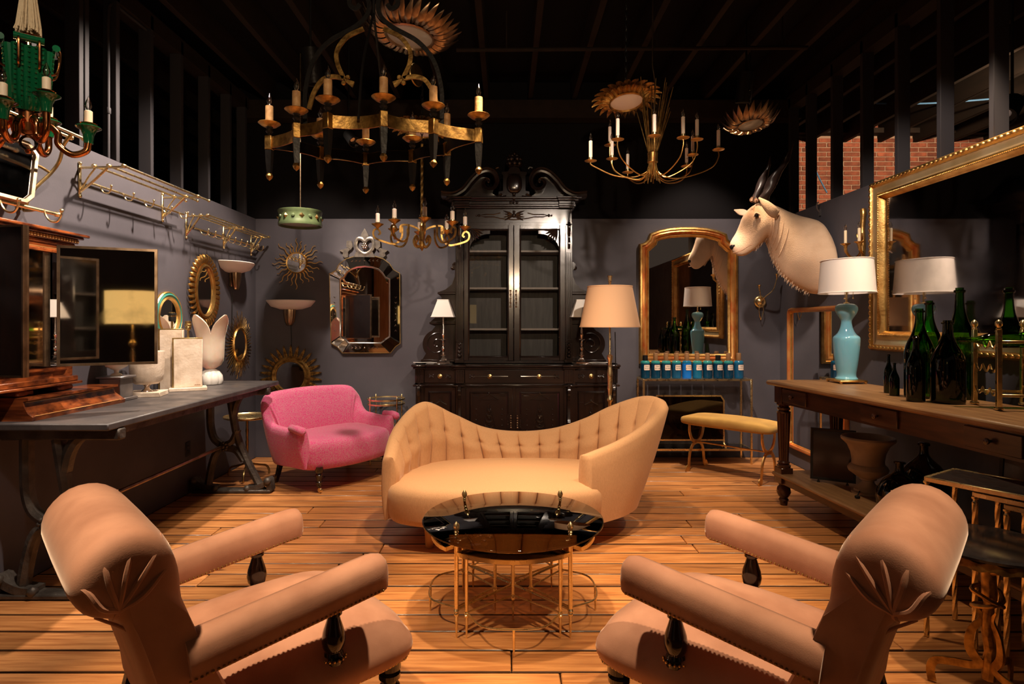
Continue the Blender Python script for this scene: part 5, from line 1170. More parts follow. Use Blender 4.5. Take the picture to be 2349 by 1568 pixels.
def ear(pts, ws, nm='ear'):
    rings = []; pts = cat(pts, 5); ws = lerpl(ws, 5)
    for i, p in enumerate(pts):
        a = pts[max(0, i-1)]; b = pts[min(len(pts)-1, i+1)]; d = (b-a)/np.linalg.norm(b-a); s_ = np.cross(d, V(0, 1, 0)); s_ /= np.linalg.norm(s_)
        rings.append([p+s_*ws[i]*math.cos(th)+V(0, 1, 0)*ws[i]*.38*math.sin(th) for th in np.linspace(0, 2*PI, 13)[:-1]])
    return MB().loft(rings).build(nm, 'fur', el, 180)
ear([PE(1783, 492, 0-.11), PE(1772, 484, 0-.14), PE(1756, 468, 0-.16), PE(1741, 453, 0-.165)], [.040, .050, .038, .006])
ear([PE(1712, 490, 0+.10), PE(1700, 486, 0+.14), PE(1684, 481, 0+.18)], [.03, .035, .005])
for pts, ws in (([PE(1748, 462, 0-.045), PE(1762, 438, 0-.06), PE(1778, 408, 0-.06), PE(1797, 378, 0-.05), PE(1811, 350, 0-.04), PE(1822, 324, 0-.03)], [.052, .050, .043, .030, .018, .003]), ([PE(1731, 464, 0+.05), PE(1742, 434, 0+.07), PE(1755, 404, 0+.085), PE(1763, 380, 0+.09), PE(1767, 358, 0+.09)], [.048, .044, .032, .018, .003])):
    pp = cat(pts, 8); ww = lerpl(ws, 8); n = len(pp); rg = []
    prof = [((1+.30*max(0, math.cos(th))**3+.12*math.cos(2*th))*math.cos(th), (1+.30*max(0, math.cos(th))**3+.12*math.cos(2*th))*math.sin(th)) for th in np.linspace(0, 2*PI, 17)[:-1]]
    MB().sweep(pp, prof, up=(0, 1, 0), scale=[x*.8 for x in ww], twist=.21).build('horn', 'horn', el)
m = MB()
for i in range(240):
    v = i/239; q = rs[min(len(rs)-1, int(18+v*36))]; b = V(*q[3:6])+V(0, re_.uniform(-.03, .03), .004); L = re_.uniform(.015, .042)
    m.tube([b+V(0, 0, .008), b+V(-.006, re_.uniform(-.008, .008), -L*.6), b+V(-.010, 0, -L)], [.0028, .0018, .0005], 4)
o = m.build('throat_fringe', 'fur', el); o['kind'] = 'stuff'
for k_ in range(5):
    q = rs[31+k_*2]; a, b, w_ = V(*q[0:3]), V(*q[3:6]), q[6]; c = (a+b)/2; u = (a-b)/2
    for sg in (-1, 1): MB().tube([c+u*math.cos(th)+V(0, sg*w_*math.sin(th)**.85*(1-.16*max(0, -math.cos(th))**2), 0) for th in np.linspace(.9+.1*k_, 2.7, 14)], [.001]+[.0055]*12+[.001], 6).build('skin_fold', 'fur_coat', el)
m = MB()
for i in range(26): b = PE(1728+re_.uniform(-8, 24), 462+re_.uniform(-3, 4), 0+re_.uniform(-.07, .07)); m.tube([b, b+Vector((.004, re_.uniform(-.01, .01), .02)), b+Vector((.012, re_.uniform(-.02, .02), .04))], [.010, .007, .001], 5)
o = m.build('forelock', 'fur_brown', el); o['kind'] = 'stuff'
# ================================================================== things on the slate table
t = thing('pewter_urn_lamp', 'white goblet lamp on a square pewter plinth behind the mahogany plinth', 'table lamp', (-2.47, 3.77, HT))
m = MB(); m.box(-.085, -.085, 0, .085, .085, .02, b=.004); m.box(-.065, -.065, .02, .065, .065, .14, b=.003); m.box(-.08, -.08, .14, .08, .08, .155, b=.004); m.build('plinth', 'pewter', t)
MB().lathe([(.035, .155), (.03, .165), (.012, .175), (.014, .19), (.06, .215), (.082, .26), (.085, .32), (.08, .36)], 24).build('goblet', 'alabaster', t)
t = thing('travertine_goblet_lamp', 'travertine goblet lamp with metal neck on a square stone base', 'table lamp', (-2.41, 3.99, HT), .25)
box('base', 'travertine', t, -.105, -.095, 0, .105, .095, .032, b=.003)
MB().lathe([(.036, .032), (.034, .037), (.018, .048), (.014, .06), (.020, .072), (.03, .078)], 20).build('neck', 'silver', t)
MB().lathe([(.03, .078), (.07, .083), (.092, .105), (.100, .14), (.104, .20), (.105, .30)], 28).build('goblet', 'travertine', t)
def slab_lamp(name, label, loc, rz, w, d, h, socket=True, cut=False):
    t = thing(name, label, 'table lamp', loc, rz)
    if socket: box('base', 'travertine', t, -w*1.32, -d*2.2, 0, w*1.32, d*2.2, .024, b=.003)
    z0 = .024 if socket else 0
    box('slab', 'travertine', t, -w, -d*.78, z0, w, d, h, b=.003)
    box('brass_spine', 'brass_old', t, -w-.001, -d*1.0, z0, w*1.0, -d*.6, h+.006) if False else box('brass_edge', 'brass_old', t, -w-.010, -d*.7, z0, -w, d*.9, h+.006, b=.001)
    box('cap', 'brass_old', t, -w-.010, -d*.8, h, w, d, h+.007, b=.001)
    st = MB().lathe([(.008, h), (.008, h+.06), (.018, h+.066), (.022, h+.08), (.019, h+.088), (.024, h+.094), (.024, h+.104), (.019, h+.108), (.021, h+.112), (.021, h+.126), (.016, h+.128)], 16).build('socket', 'brass_old', t)
    return t
t = slab_lamp('travertine_slab_lamp', 'short travertine slab lamp with bare brass socket on the slate table', (-2.315, 4.33, HT), .5, .092, .036, .375)
mk = MB()
for i in range(7): mk.box(.040+i*.0058, -.0292, .036, .0436+i*.0058, -.0270, .0415+.002*(i % 2))
o = mk.build('maker_mark', 'cap_brown', t); o['kind'] = 'stuff'
t = slab_lamp('tall_travertine_lamp', 'tall travertine panel lamp standing behind the short slab lamp', (-2.455, 4.37, HT), .35, .075, .034, .44, False)
MB().lathe([(.020, .50), (.024, .51), (.024, .545), (.03, .55), (.03, .56), (.001, .561)], 14).build('switch', 'wire_black', t)
t = thing('tulip_lamp', 'alabaster tulip-shaped lamp with curling petals on a white ribbed foot', 'table lamp', (-2.36, 4.75, HT), -.33)
rings = []; n = 48
for r, z in ((.02, .0), (.085, .004), (.095, .03), (.09, .07), (.065, .105), (.035, .122), (.02, .125)):
    rings.append([(r*(1-.10*abs(math.cos(4*a))**8)*math.cos(a), r*(1-.10*abs(math.cos(4*a))**8)*math.sin(a), z) for a in np.linspace(0, 2*PI, n+1)[:-1]])
MB().loft(rings).build('foot', 'ceramic_white', t)
for k_ in range(4):
    fc = k_*PI/2; rows = []
    for j in range(15):
        v = j/14; row = []
        for i in range(13):
            u = i/12*2-1; half = .80*(1-max(0, (v-.50)/.50)**2.6*(.93)); a = fc+u*half*1.02
            r = np.interp(v, [0, .06, .16, .4, .6, .8, 1], [.03, .072, .094, .098, .102, .122, .155]); r *= (1+.02*(k_ % 2)); z = .122+.43*v
            row.append((r*math.cos(a)*1, r*math.sin(a)*1, z))
        rows.append(row)
    inn = [[(p[0]*.93, p[1]*.93, p[2]+.002) for p in r] for r in rows]; m_ = 13; v_ = [p for r in rows for p in r]+[p for r in inn for p in r]; o_ = len(rows)*m_; f_ = []
    for j in range(14):
        for i in range(12): q = j*m_+i; f_ += [(q, q+1, q+m_+1, q+m_), (o_+q+m_, o_+q+m_+1, o_+q+1, o_+q)]
    for j in range(14): q = j*m_; f_ += [(q+m_, q, o_+q, o_+q+m_)[::-1], (q+12, q+12+m_, o_+q+12+m_, o_+q+12)[::-1]]
    for i in range(12): f_ += [(i, i+1, o_+i+1, o_+i)[::-1], (14*m_+i+1, 14*m_+i, o_+14*m_+i, o_+14*m_+i+1)[::-1]]
    MB().add(v_, f_).build('petal', 'alabaster', t, 60)
# ================================================================== things on the oak table
t = thing('blue_opaline_lamp', 'blue opaline glass vase lamp with white oval shade on the oak table', 'table lamp', (2.50, 4.38, HR), 0)
m = MB(); m.box(-.10, -.10, .012, .10, .10, .026, b=.005)
for sx in (-1, 1):
    for sy in (-1, 1): m.sphere((sx*.088, sy*.088, .0125), .012, 8)
m.build('gilt_base', 'gilt', t)
k_ = .00322; vp = [(90, 1205), (92, 1195), (80, 1180), (78, 1150), (86, 1100), (100, 990), (108, 900), (110, 850), (104, 825), (78, 800), (56, 760), (44, 710), (44, 680), (60, 650), (84, 610), (92, 575), (84, 548), (60, 532), (20, 528)]
vase = [(a/3.919*k_, .026+(1205-b)/3.919*k_) for a, b in vp]; vase = [(float(r), float(z)) for r, z in cat(vase, 3)]
MB().lathe(vase, 40).build('vase', 'blue_opaline', t)
zt_ = vase[-1][1]; MB().lathe([(.02, zt_-.002), (.02, zt_+.006), (.007, zt_+.01), (.007, zt_+.30)], 12).build('stem', 'brass', t)
def oval(a, b, z, ph=0, n=56): return [(b*math.cos(q), a*math.sin(q), z) for q in np.linspace(0, 2*PI, n+1)[:-1]]
zs0, zs1 = .66, .90
MB().loft([oval(.235, .172, zs0), oval(.215, .156, zs1)], cap=False).build('shade', 'cream_shade', t)
for a_, b_, z in ((.236, .173, zs0), (.216, .157, zs1)): MB().tube(oval(a_, b_, z), .0035, 6, True).build('shade_rim', 'cream_shade', t)
for y_ in (-.05, .06): MB().tube([(.02, y_, zt_+.12), (.02, y_, zs0-.035)], .0016, 5).build('pull_chain', 'brass', t); MB().sphere((.02, y_, zs0-.04), .006, 8).build('pull_bead', 'brass', t)
BOT = [(0, .012), (.6, .0), (.95, .004), (1, .03), (1, .48), (.96, .54), (.80, .62), (.55, .70), (.38, .78), (.30, .86), (.28, .955), (.34, .958), (.34, .975), (.27, .98), (.27, 1.0), (.22, 1.0)]
def bottle(label, x, y_, z, r, h, mt_='bottle_dark', name='wine_bottle', group='green bottles on the oak table', squat=1):
    t = thing(name, label, 'bottle', (x, y_, z), 0, group)
    pr = [(a*r if b < .9 else a*r, b*h) for a, b in BOT]; pr = pr[:4]+[(float(a), float(b)) for a, b in cat(pr[4:11], 4)]+pr[11:]
    b_ = MB().lathe(pr, 32).build('glass_body', mt_, t)
    MB().lathe([(.34*r, .955*h), (.37*r, .96*h), (.37*r, .975*h), (.33*r, .98*h)], 20).build('lip_ring', mt_, b_)
    return t
bottle('slim small green bottle at the edge of the bottle group, the taller of two', 2.40, 3.74, HR, .027, .245)
bottle('smallest dark green bottle on the oak table', 2.345, 3.60, HR, .027, .200)
bottle('large green champagne bottle standing behind the slender one', 2.44, 3.52, HR, .078, .525, 'bottle_green')
bottle('slender dark bottle in front of a large green champagne bottle', 2.295, 3.34, HR, .046, .37)
bottle('broad dark magnum bottle beside the brass wine rack', 2.43, 3.28, HR, .082, .455)
bottle('tall green bottle behind, between the champagne bottle and the mirror', 2.655, 3.74, HR, .075, .58, 'bottle_green')
bottle('tallest green bottle standing close to the great mirror', 2.640, 3.47, HR, .078, .645, 'bottle_green')
rk = thing('brass_wine_rack', 'brass wine rack with scalloped cradles and acorn finials on the oak table', 'wine rack', (2.48, 3.0, HR), math.atan2(-.05, .22))
for x, y_ in ((0, 0), (0, .225), (.225, 0), (.225, .225)):
    p = MB().box(x-.011, y_-.011, .012, x+.011, y_+.011, .405, b=.002).build('post', 'brass', rk)
    MB().lathe([(.010, .405), (.013, .41), (.008, .416), (.016, .43), (.015, .445), (.006, .455), (.001, .458)], 12, T_(x, y_, 0)).build('finial', 'brass', p)
    MB().sell((x, y_, .010), (.02, .02, .010), .8, .8, 12, 6).build('foot', 'brass', p)
for z in (.075, .345):
    for a, b in (((0, 0), (.225, 0)), ((0, .225), (.225, .225))): MB().box(a[0], a[1]-.006, z-.007, b[0], b[1]+.006, z+.007, b=.002).build('rail', 'brass', rk)
for z in (.07, .19, .31):
    for x in (0.0, .225):
        pts = [(x, .012+.2*i/36, z+.034*(1-abs(math.sin(3*PI*i/36)))**1.0) for i in range(37)]
        MB().tube(pts, .0052, 7).build('scallop_bar', 'brass', rk)
t = thing('lying_bottle', 'green wine bottle lying in the top cradle of the brass rack', 'bottle', (2.48, 3.0, HR+.352), math.atan2(-.05, .22))
pr = [(a*.042, b*.36) for a, b in BOT]; pr = pr[:4]+[(float(a), float(b)) for a, b in cat(pr[4:11], 4)]+pr[11:]
MB().lathe(pr, 28, T_(.235, .125, .0) @ R_(-PI/2, 'Y') ).build('glass_body', 'bottle_green', t)
# ================================================================== things on the lower shelf
SH = .242
t = thing('stone_urn', 'classical veined stone urn lamp on the lower shelf of the oak table', 'urn', (2.41, 3.97, SH))
MB().lathe([(.10, 0), (.10, .012), (.085, .018), (.085, .03), (.06, .045), (.038, .07), (.036, .085), (.05, .092), (.05, .10), (.075, .115), (.115, .145), (.122, .165), (.112, .185), (.098, .195), (.096, .22), (.104, .27), (.125, .32), (.15, .345), (.158, .352), (.162, .365), (.156, .376), (.14, .376), (.118, .33), (.02, .30)], 40).build('urn', 'stone_urn', t)
cdp = MB().tube(cat([(-.08, -.04, .02), (-.10, -.07, .03), (-.13, -.10, .01), (-.14, -.12, .008)], 4), .004, 6).build('cord', 'wire_black', t)
MB().sell((-.145, -.125, .010), (.016, .012, .010), .7, .7, 10, 6).build('plug', 'wire_black', cdp)
t = thing('framed_dark_glass', 'dark framed glass panel on button feet leaning beside the stone urn', 'picture frame', (2.30, 4.20, SH), -.55)
Tl = R_(-.10, 'X')
MB().frame([(-.13, .03), (.13, .03), (.13, .37), (-.13, .37)], [(-.006, 0), (-.006, .012), (.008, .014), (.012, 0)], Tl).build('frame', 'wire_black', t)
MB().prism([(-.13, .03), (.13, .03), (.13, .37), (-.13, .37)], -.006, .004, Tl).build('glass', 'black_lacquer', t)
for x in (-.09, .09): MB().lathe([(.010, 0), (.008, .01), (.004, .016), (.004, .03)], 8, T_(x, 0, 0)).build('button_foot', 'wire_black', t)
def demijohn(label, x, y_, r, h):
    t = thing('demijohn', label, 'demijohn', (x, y_, SH), 0, 'demijohns on the lower shelf')
    pr = cat([(.01, .004), (r*.55, 0), (r*.85, .03*h), (r, .25*h), (r*.98, .42*h), (r*.72, .62*h), (r*.34, .75*h), (r*.19, .83*h), (r*.17, .96*h)], 4)
    b_ = MB().lathe([(float(a), float(b)) for a, b in pr]+[(r*.23, .965*h), (r*.23, .99*h), (r*.18, h)], 36).build('glass_body', 'demijohn', t)
    MB().lathe([(r*.17, .95*h), (r*.25, .955*h), (r*.25, .985*h), (r*.2, .99*h)], 20).build('lip_ring', 'demijohn', b_)
demijohn('smaller round green glass demijohn beside the stone urn', 2.33, 3.53, .122, .315)
demijohn('larger green glass demijohn behind the smaller one', 2.565, 3.66, .133, .40)
t = thing('leaning_picture', 'dark glazed picture leaning at the back of the lower shelf', 'picture', (2.735, 3.05, SH), RR)
Tl = R_(-.06, 'X')
MB().frame([(-.25, .01), (.25, .01), (.25, .44), (-.25, .44)], [(-.01, 0), (-.01, .014), (.012, .016), (.014, 0)], Tl).build('frame', 'wire_black', t)
MB().prism([(-.25, .01), (.25, .01), (.25, .44), (-.25, .44)], -.005, .003, Tl).build('glass', 'slate', t)
# ================================================================== apothecary bottles on the console
txts = [('TEINT:', 'D PHOCTHE'), ('TEINT', 'DE CUBE'), ('TEINT', 'CALAPEUM'), ('RHAMO', 'VETIVER'), ('CARBO', 'DE POTASS'), ('C CARBO', 'DE PO'), ('COUPE', 'LAQE'), ('HUILE', 'DE CADE'), ('TEINT', 'DE QUILAR'), ('TEINT', 'MARS TUS')]
fls = ['blue_d', 'blue_d', 'blue_d', 'blue_a', 'blue_c', 'blue_b', 'blue_d', 'blue_d', 'blue_d', 'blue_a']
desc = ['with dark cap at the end nearest the bookcase', 'second along from the bookcase end of the row', 'third along from the bookcase end of the row', 'fourth along, just before the brightest one', 'filled with the brightest blue liquid in the row', 'of lighter teal blue next to the brightest one', 'fourth along from the corner end of the row', 'with the second dark cap, third from the corner end', 'second along from the corner end of the row', 'at the end of the row nearest the room corner']
for i in range(10):
    px = 1480+i*23.85; Yb = 5.92; x = (px-CX)/F*Yb; r = .0455
    t = thing('apothecary_bottle', 'blue apothecary bottle '+desc[i], 'bottle', (x, Yb, zt if False else .828), 0, 'blue apothecary bottles on the console')
    MB().lathe([(.03, .0), (r*.97, .002), (r, .008), (r, .150), (r*.97, .160), (r*.80, .170), (.022, .174), (.022, .18)], 28).build('glass_body', 'ink_'+fls[i], t)
    MB().lathe([(r*1.004, .146), (r*1.004, .152), (r*.975, .161), (r*.81, .171), (r*.5, .174)], 28).build('shoulder', 'ink_teal' if i not in (4, 9) else 'ink_blue_b', t)
    dk = i in (0, 7); MB().lathe([(.026 if dk else .0225, .174), (.026 if dk else .0225, .226 if dk else .243), (.02, .228 if dk else .248), (.001, .229 if dk else .249)], 18).build('cap', 'iron' if dk else 'cap_brown', t)
    rows = []
    for z in (.080, .086, .128, .134):
        w_ = .72 if z in (.086, .128) else .60
        rows.append([((r+.0012)*math.sin(a), -(r+.0012)*math.cos(a), z) for a in np.linspace(-w_+.25, w_+.25, 11)])
    v_ = [p for q in rows for p in q]; f_ = [(j*11+q, j*11+q+1, (j+1)*11+q+1, (j+1)*11+q) for j in range(3) for q in range(10)]
    lb = MB().add(v_, f_).build('paper_label', 'label_paper', t)
    ed = rows[0]+[rows[1][-1], rows[2][-1]]+rows[3][::-1]+[rows[2][0], rows[1][0]]
    MB().tube(ed, .0011, 4, True).build('label_border', 'cap_brown', lb)
    for row, z in ((0, .112), (1, .092)):
        cu = bpy.data.curves.new('lettering', 'FONT'); cu.body = txts[i][row]; cu.size = .0165; cu.align_x = 'CENTER'
        tmp = bpy.data.objects.new('lettering', cu); C.objects.link(tmp); dg = bpy.context.evaluated_depsgraph_get(); me = bpy.data.meshes.new_from_object(tmp.evaluated_get(dg)); bpy.data.objects.remove(tmp)
        for v in me.vertices:
            a = .25+v.co.x*.9/r; v.co = (((r+.0020)*math.sin(a), -(r+.0020)*math.cos(a), z+v.co.y))
        me.materials.clear(); me.materials.append(M['ink']); o = bpy.data.objects.new('lettering', me); C.objects.link(o); o.parent = lb
# a floor lamp of the hall, seen in the mirrored triptych door
t = thing('gold_shade_lamp', 'lit floor lamp with golden drum shade, seen in the triptych mirror', 'floor lamp', (-.88, -.6, 0))
MB().loft([[(.27*math.cos(a), .27*math.sin(a), z) for a in np.linspace(0, 2*PI, 41)[:-1]] for z in (1.36, 1.74)], cap=False).build('shade', 'gold_shade', t)
for z in (1.36, 1.74): hoop(.271, z, .002, .006).build('shade_rim', 'bronze', t)
MB().lathe([(.16, 0), (.16, .02), (.03, .05), (.014, .08), (.014, .7), (.03, .72), (.03, .76), (.016, .78), (.022, .9), (.03, 1.0), (.016, 1.1), (.04, 1.12), (.04, 1.15), (.014, 1.18), (.018, 1.25), (.01, 1.3), (.01, 1.6)], 18).build('stem', 'brass', t)
MB().tube([(-.27, 0, 1.55), (.27, 0, 1.55)], .004, 6).build('spider', 'brass', t)
# ================================================================== chandeliers and pendants
CEIL = 3.862
def chain(par, x, y_, z0, z1, r=.003, mt_='iron', nm='chain'):
    m = MB(); n = max(2, int((z1-z0)/.034))
    for i in range(n):
        zc = z0+(z1-z0)*(i+.5)/n; hl = (z1-z0)/n*.66; q = [(.0085*math.cos(a), 0, hl*math.sin(a)) for a in np.linspace(0, 2*PI, 11)[:-1]]
        T0 = T_(x, y_, zc) @ R_(PI/2*(i % 2), 'Z'); m.tube(q, r, 5, True, T=T0)
    o = m.build(nm, mt_, par); o['kind'] = 'stuff'; return o
def candle(par, x, y_, z, h=.10, r=.012, wm='wax_white', k=1.0, cup=None):
    if cup: MB().lathe([(r*.9, 0), (r*1.25, .004), (r*1.2, .02), (r*1.02, .022)], 12, T_(x, y_, z)).build('socket', cup, par)
    MB().lathe([(r, .0), (r, h), (r*.7, h+.003), (.004, h+.003)], 12, T_(x, y_, z)).build('candle', wm, par); bulb(par, x, y_, z+h, k)
# ---- big oval ring chandelier
ic = thing('ring_chandelier', 'large oval iron and gilt ring chandelier with ten candle lights', 'chandelier', (0, 0, 0))
ZB = 2.237
pp = []
for px, py in ((618, 328), (680, 300), (752, 278), (880, 274), (994, 291), (1098, 311), (1025, 343), (946, 359), (839, 366), (735, 352)):
    Y = (ZB-H)*F/(CY-py); pp.append(V((px-CX)/F*Y, Y, ZB))
cc = sum(pp)/10
for i in range(10):
    a, b = pp[i], pp[(i+1) % 10]; mid = (a+b)/2; inw = cc-mid; inw[2] = 0; inw /= np.linalg.norm(inw); L = np.linalg.norm(b-a)
    pts = [a*(1-v)+b*v+inw*L*.13*math.sin(PI*v) for v in np.linspace(0, 1, 11)]
    s = MB().sweep(pts, [(-.004, -.027), (.004, -.027), (.004, .027), (-.004, .027)], up=(0, 0, 1)).build('band', 'gilt_dark', ic)
    MB().sweep([p+inw*.005 for p in pts], [(-.0015, -.0255), (.0015, -.0255), (.0015, .0255), (-.0015, .0255)], up=(0, 0, 1)).build('band_lining', 'iron', s)
    x, y_ = a[0], a[1]; ax_ = a-cc; an = math.atan2(ax_[1], ax_[0])
    T0 = T_(x, y_, ZB) @ R_(an, 'Z')
    k_ = MB().box(-.017, -.017, -.034, .017, .017, .034, b=.003, T=T0).build('post_block', 'gilt_dark', ic)
    MB().loft([[(q[0]*w_, q[1]*w_, z) for q in ((-1, -1), (1, -1), (1, 1), (-1, 1))] for w_, z in ((.009, -.145), (.013, -.09), (.015, -.034))], T=T0).build('spike', 'iron', k_)
    MB().lathe([(.001, -.180), (.012, -.170), (.017, -.158), (.012, -.147), (.006, -.143)], 8, T0).build('ball_tip', 'gilt_dark', k_)
    MB().lathe([(.015, .034), (.010, .045), (.018, .055), (.012, .068), (.020, .078)], 8, T0).build('neck', 'iron', k_)
    MB().lathe([(.012, .074), (.034, .080), (.052, .094), (.050, .096), (.02, .086)], 20, T0).build('drip_pan', 'gilt_dark', k_)
    MB().lathe([(.016, .086), (.024, .098), (.024, .104), (.015, .106)], 14, T0).build('candle_ring', 'iron', k_)
    MB().lathe([(.0185, .104), (.0185, .165), (.0180, .176), (.008, .180)], 14, T0).build('candle', 'wax_brown', k_)
    bulb(k_, x, y_, ZB+.178, .95)
Yc = cc[1]
for sg in (-1, 1):
    q_ = lambda px, py: (cc[0]+sg*(px-857)/F*Yc*(1), Yc, H-(py-CY)/F*Yc)
    bs = [(-.010, -.005), (.010, -.005), (.010, .005), (-.010, .005)]
    big = [(1013, 300), (1014, 250), (1012, 200), (995, 140), (958, 95), (900, 62), (872, 35), (868, 5), (885, -18), (908, -10), (912, 10), (898, 20), (888, 10)]
    MB().sweep(cat([q_(*p) for p in big], 6), bs, up=(0, 1, 0)).build('scroll_arm', 'iron', ic)
    MB().sweep(cat([q_(*p) for p in ((880, 66), (918, 85), (940, 115), (940, 145), (925, 180))], 6), bs, up=(0, 1, 0)).build('gilt_scroll', 'gilt_dark', ic)
    g = MB().sweep(cat([q_(*p) for p in ((925, 180), (950, 176), (975, 184), (995, 215), (1005, 250))], 6), bs, up=(0, 1, 0)).build('gilt_scroll', 'gilt_dark', ic)
    m = MB(); c_ = V(*q_(919, 184)); 
    for dx, dz, r_ in ((sg*-.006, .014, .012), (sg*.014, -.012, .012)): m.lathe([(r_*.7, -.006), (r_, 0), (r_*.7, .006)], 12, T_(c_[0]+dx, c_[1], c_[2]+dz) @ R_(PI/2, 'X'))
    m.prism([(c_[0]+sg*.012, c_[2]+.008), (c_[0]-sg*.038, c_[2]-.008), (c_[0]-sg*.028, c_[2]-.034), (c_[0]+sg*.004, c_[2]-.008)], c_[1]-.005, c_[1]+.005); m.build('trefoil_end', 'gilt_dark', g)
zt0 = H-(30-CY)/F*Yc
MB().tube([(cc[0], Yc, zt0-.03), (cc[0], Yc, zt0+.16)], .008, 8).build('stem', 'iron', ic)
for dy in (-1, 1): MB().tube(cat([(cc[0], Yc, zt0), (cc[0], Yc+dy*.08, zt0-.12), (cc[0], Yc+dy*.22, zt0-.35), (cc[0], Yc+dy*.29, ZB)], 5), .006, 6).build('cross_stay', 'iron', ic)
chain(ic, cc[0], Yc, zt0+.15, CEIL)
# ---- wheat-sheaf chandelier
YW = 3.9; wx = lambda px: (px-CX)/F*YW; wz = lambda py: H-(py-CY)/F*YW; X0 = wx(1497)
wc = thing('wheat_sheaf_chandelier', 'gilt wheat-sheaf chandelier with slender curved arms and cream candles', 'chandelier', (0, 0, 0))
rw = random.Random(11)
for i in range(22):
    a = 2*PI*i/22+rw.uniform(-.1, .1); s_ = rw.uniform(.5, 1); top = wz(rw.uniform(182, 262)); rt = .125*s_
    MB().tube([(X0+.055*s_*math.cos(a), YW+.055*s_*math.sin(a), wz(rw.uniform(405, 424))), (X0+.020*math.cos(a), YW+.020*math.sin(a), wz(372)), (X0+.024*math.cos(a), YW+.024*math.sin(a), wz(352)), (X0+rt*math.cos(a)+.02, YW+rt*math.sin(a), top)], [.004, .0045, .0045, .0025], 6).build('stalk', 'gilt_dark', wc)
MB().lathe([(.030, wz(374)), (.034, wz(372)), (.031, wz(362)), (.034, wz(351)), (.030, wz(349))], 20, T_(X0, YW, 0)).build('binding', 'gilt_dark', wc)
for px, py, dY in ((1355, 371, -.05), (1399, 335, .26), (1417, 322, -.20), (1440, 397, .33), (1404, 366, .14), (1501, 314, -.32), (1567, 318, -.22), (1599, 322, -.05), (1589, 357, .25), (1575, 383, .38), (1648, 345, .06), ):
    Y = YW+dY; x = (px-CX)/F*Y; z = H-(py-CY)/F*Y; zb = wz(395); hz = math.hypot(x-X0, dY)
    u = V((x-X0)/hz, dY/hz)
    pts = [(0, wz(372)), (.03, zb+.01), (hz*.30, zb-.035), (hz*.62, zb-.040+.2*max(0, z-zb)), (hz*.90, zb+.30*(z-zb)), (hz*1.0, zb+.72*(z-zb)), (hz, z)]
    ar = MB().tube(cat([(X0+u[0]*h_, YW+u[1]*h_, zz) for h_, zz in pts], 5), .0042, 7).build('arm', 'gilt', wc)
    MB().lathe([(.006, -.004), (.038, .004), (.040, .007), (.012, .010)], 18, T_(x, Y, z)).build('drip_pan', 'gilt', ar)
    candle(ar, x, Y, z+.008, .125, .0115, 'wax_white', .85, 'brass')
MB().tube(cat([(X0, YW, wz(352)), (X0+.01, YW, wz(250)), (X0+.015, YW, wz(190)), (X0, YW, wz(150)), (X0, YW, wz(120)), (X0+.005, YW, CEIL)], 4), .004, 6).build('cord', 'bronze', wc)
# ---- gilt scroll chandelier before the bookcase
YG = 4.6; X0 = (968-CX)/F*YG; gz2 = lambda py: H-(py-CY)/F*YG
gc = thing('scroll_chandelier', 'small gilt iron chandelier with scrolled arms and twisted rod', 'chandelier', (X0, YG, 0))
n = 60; z1 = gz2(330)
MB().sweep([(0, 0, gz2(545)+(z1-gz2(545))*i/n) for i in range(n+1)], [(-.008, -.008), (.008, -.008), (.008, .008), (-.008, .008)], up=(1, 0, 0), twist=.35).build('twisted_rod', 'gilt_dark', gc)
chain(gc, 0, 0, z1, CEIL)
MB().lathe([(.001, gz2(576)), (.016, gz2(568)), (.02, gz2(562)), (.014, gz2(556)), (.022, gz2(550)), (.026, gz2(535)), (.014, gz2(525)), (.02, gz2(518)), (.008, gz2(512))], 10).build('hub', 'gilt_dark', gc)
b4 = [(-.007, -.004), (.007, -.004), (.007, .004), (-.007, .004)]
for i in range(4):
    R = R_(PI/4*0+i*PI/2+.22, 'Z')
    MB().sweep(cat([(.01, 0, gz2(530)), (.05, 0, gz2(522)), (.11, 0, gz2(517)), (.16, 0, gz2(519)), (.165, 0, gz2(535))], 5), b4, up=(0, 1, 0), T=R).build('bracket', 'gilt_dark', gc)
    MB().sweep(cat([(.008, 0, gz2(552)), (.03, 0, gz2(566)), (.07, 0, gz2(562)), (.085, 0, gz2(550)), (.065, 0, gz2(542)), (.048, 0, gz2(549)), (.058, 0, gz2(555))], 5), b4, up=(0, 1, 0), T=R @ R_(.78, 'Z')).build('leaf_scroll', 'gilt_dark', gc)
for i in range(8):
    R = R_(i*PI/4+.20, 'Z'); rr = .335 if i % 2 == 0 else .30
    ar = MB().sweep(cat([(.15, 0, gz2(520)), (.155, 0, gz2(545)), (.20, 0, gz2(560)), (.27, 0, gz2(558)), (rr+.02, 0, gz2(548)), (rr+.03, 0, gz2(533)), (rr, 0, gz2(528)), (rr-.02, 0, gz2(537)), (rr-.005, 0, gz2(541))], 5), b4, up=(0, 1, 0), T=R).build('arm', 'gilt_dark', gc)
    e = R @ Vector((rr, 0, gz2(525)))
    MB().lathe([(.004, -.01), (.012, 0), (.044, .024), (.046, .028), (.01, .012)], 16, T_(*e)).build('drip_pan', 'gilt_dark', ar)
    candle(ar, e[0], e[1], e[2]+.02, .085, .0165, 'wax_white', 1.15, 'brass')
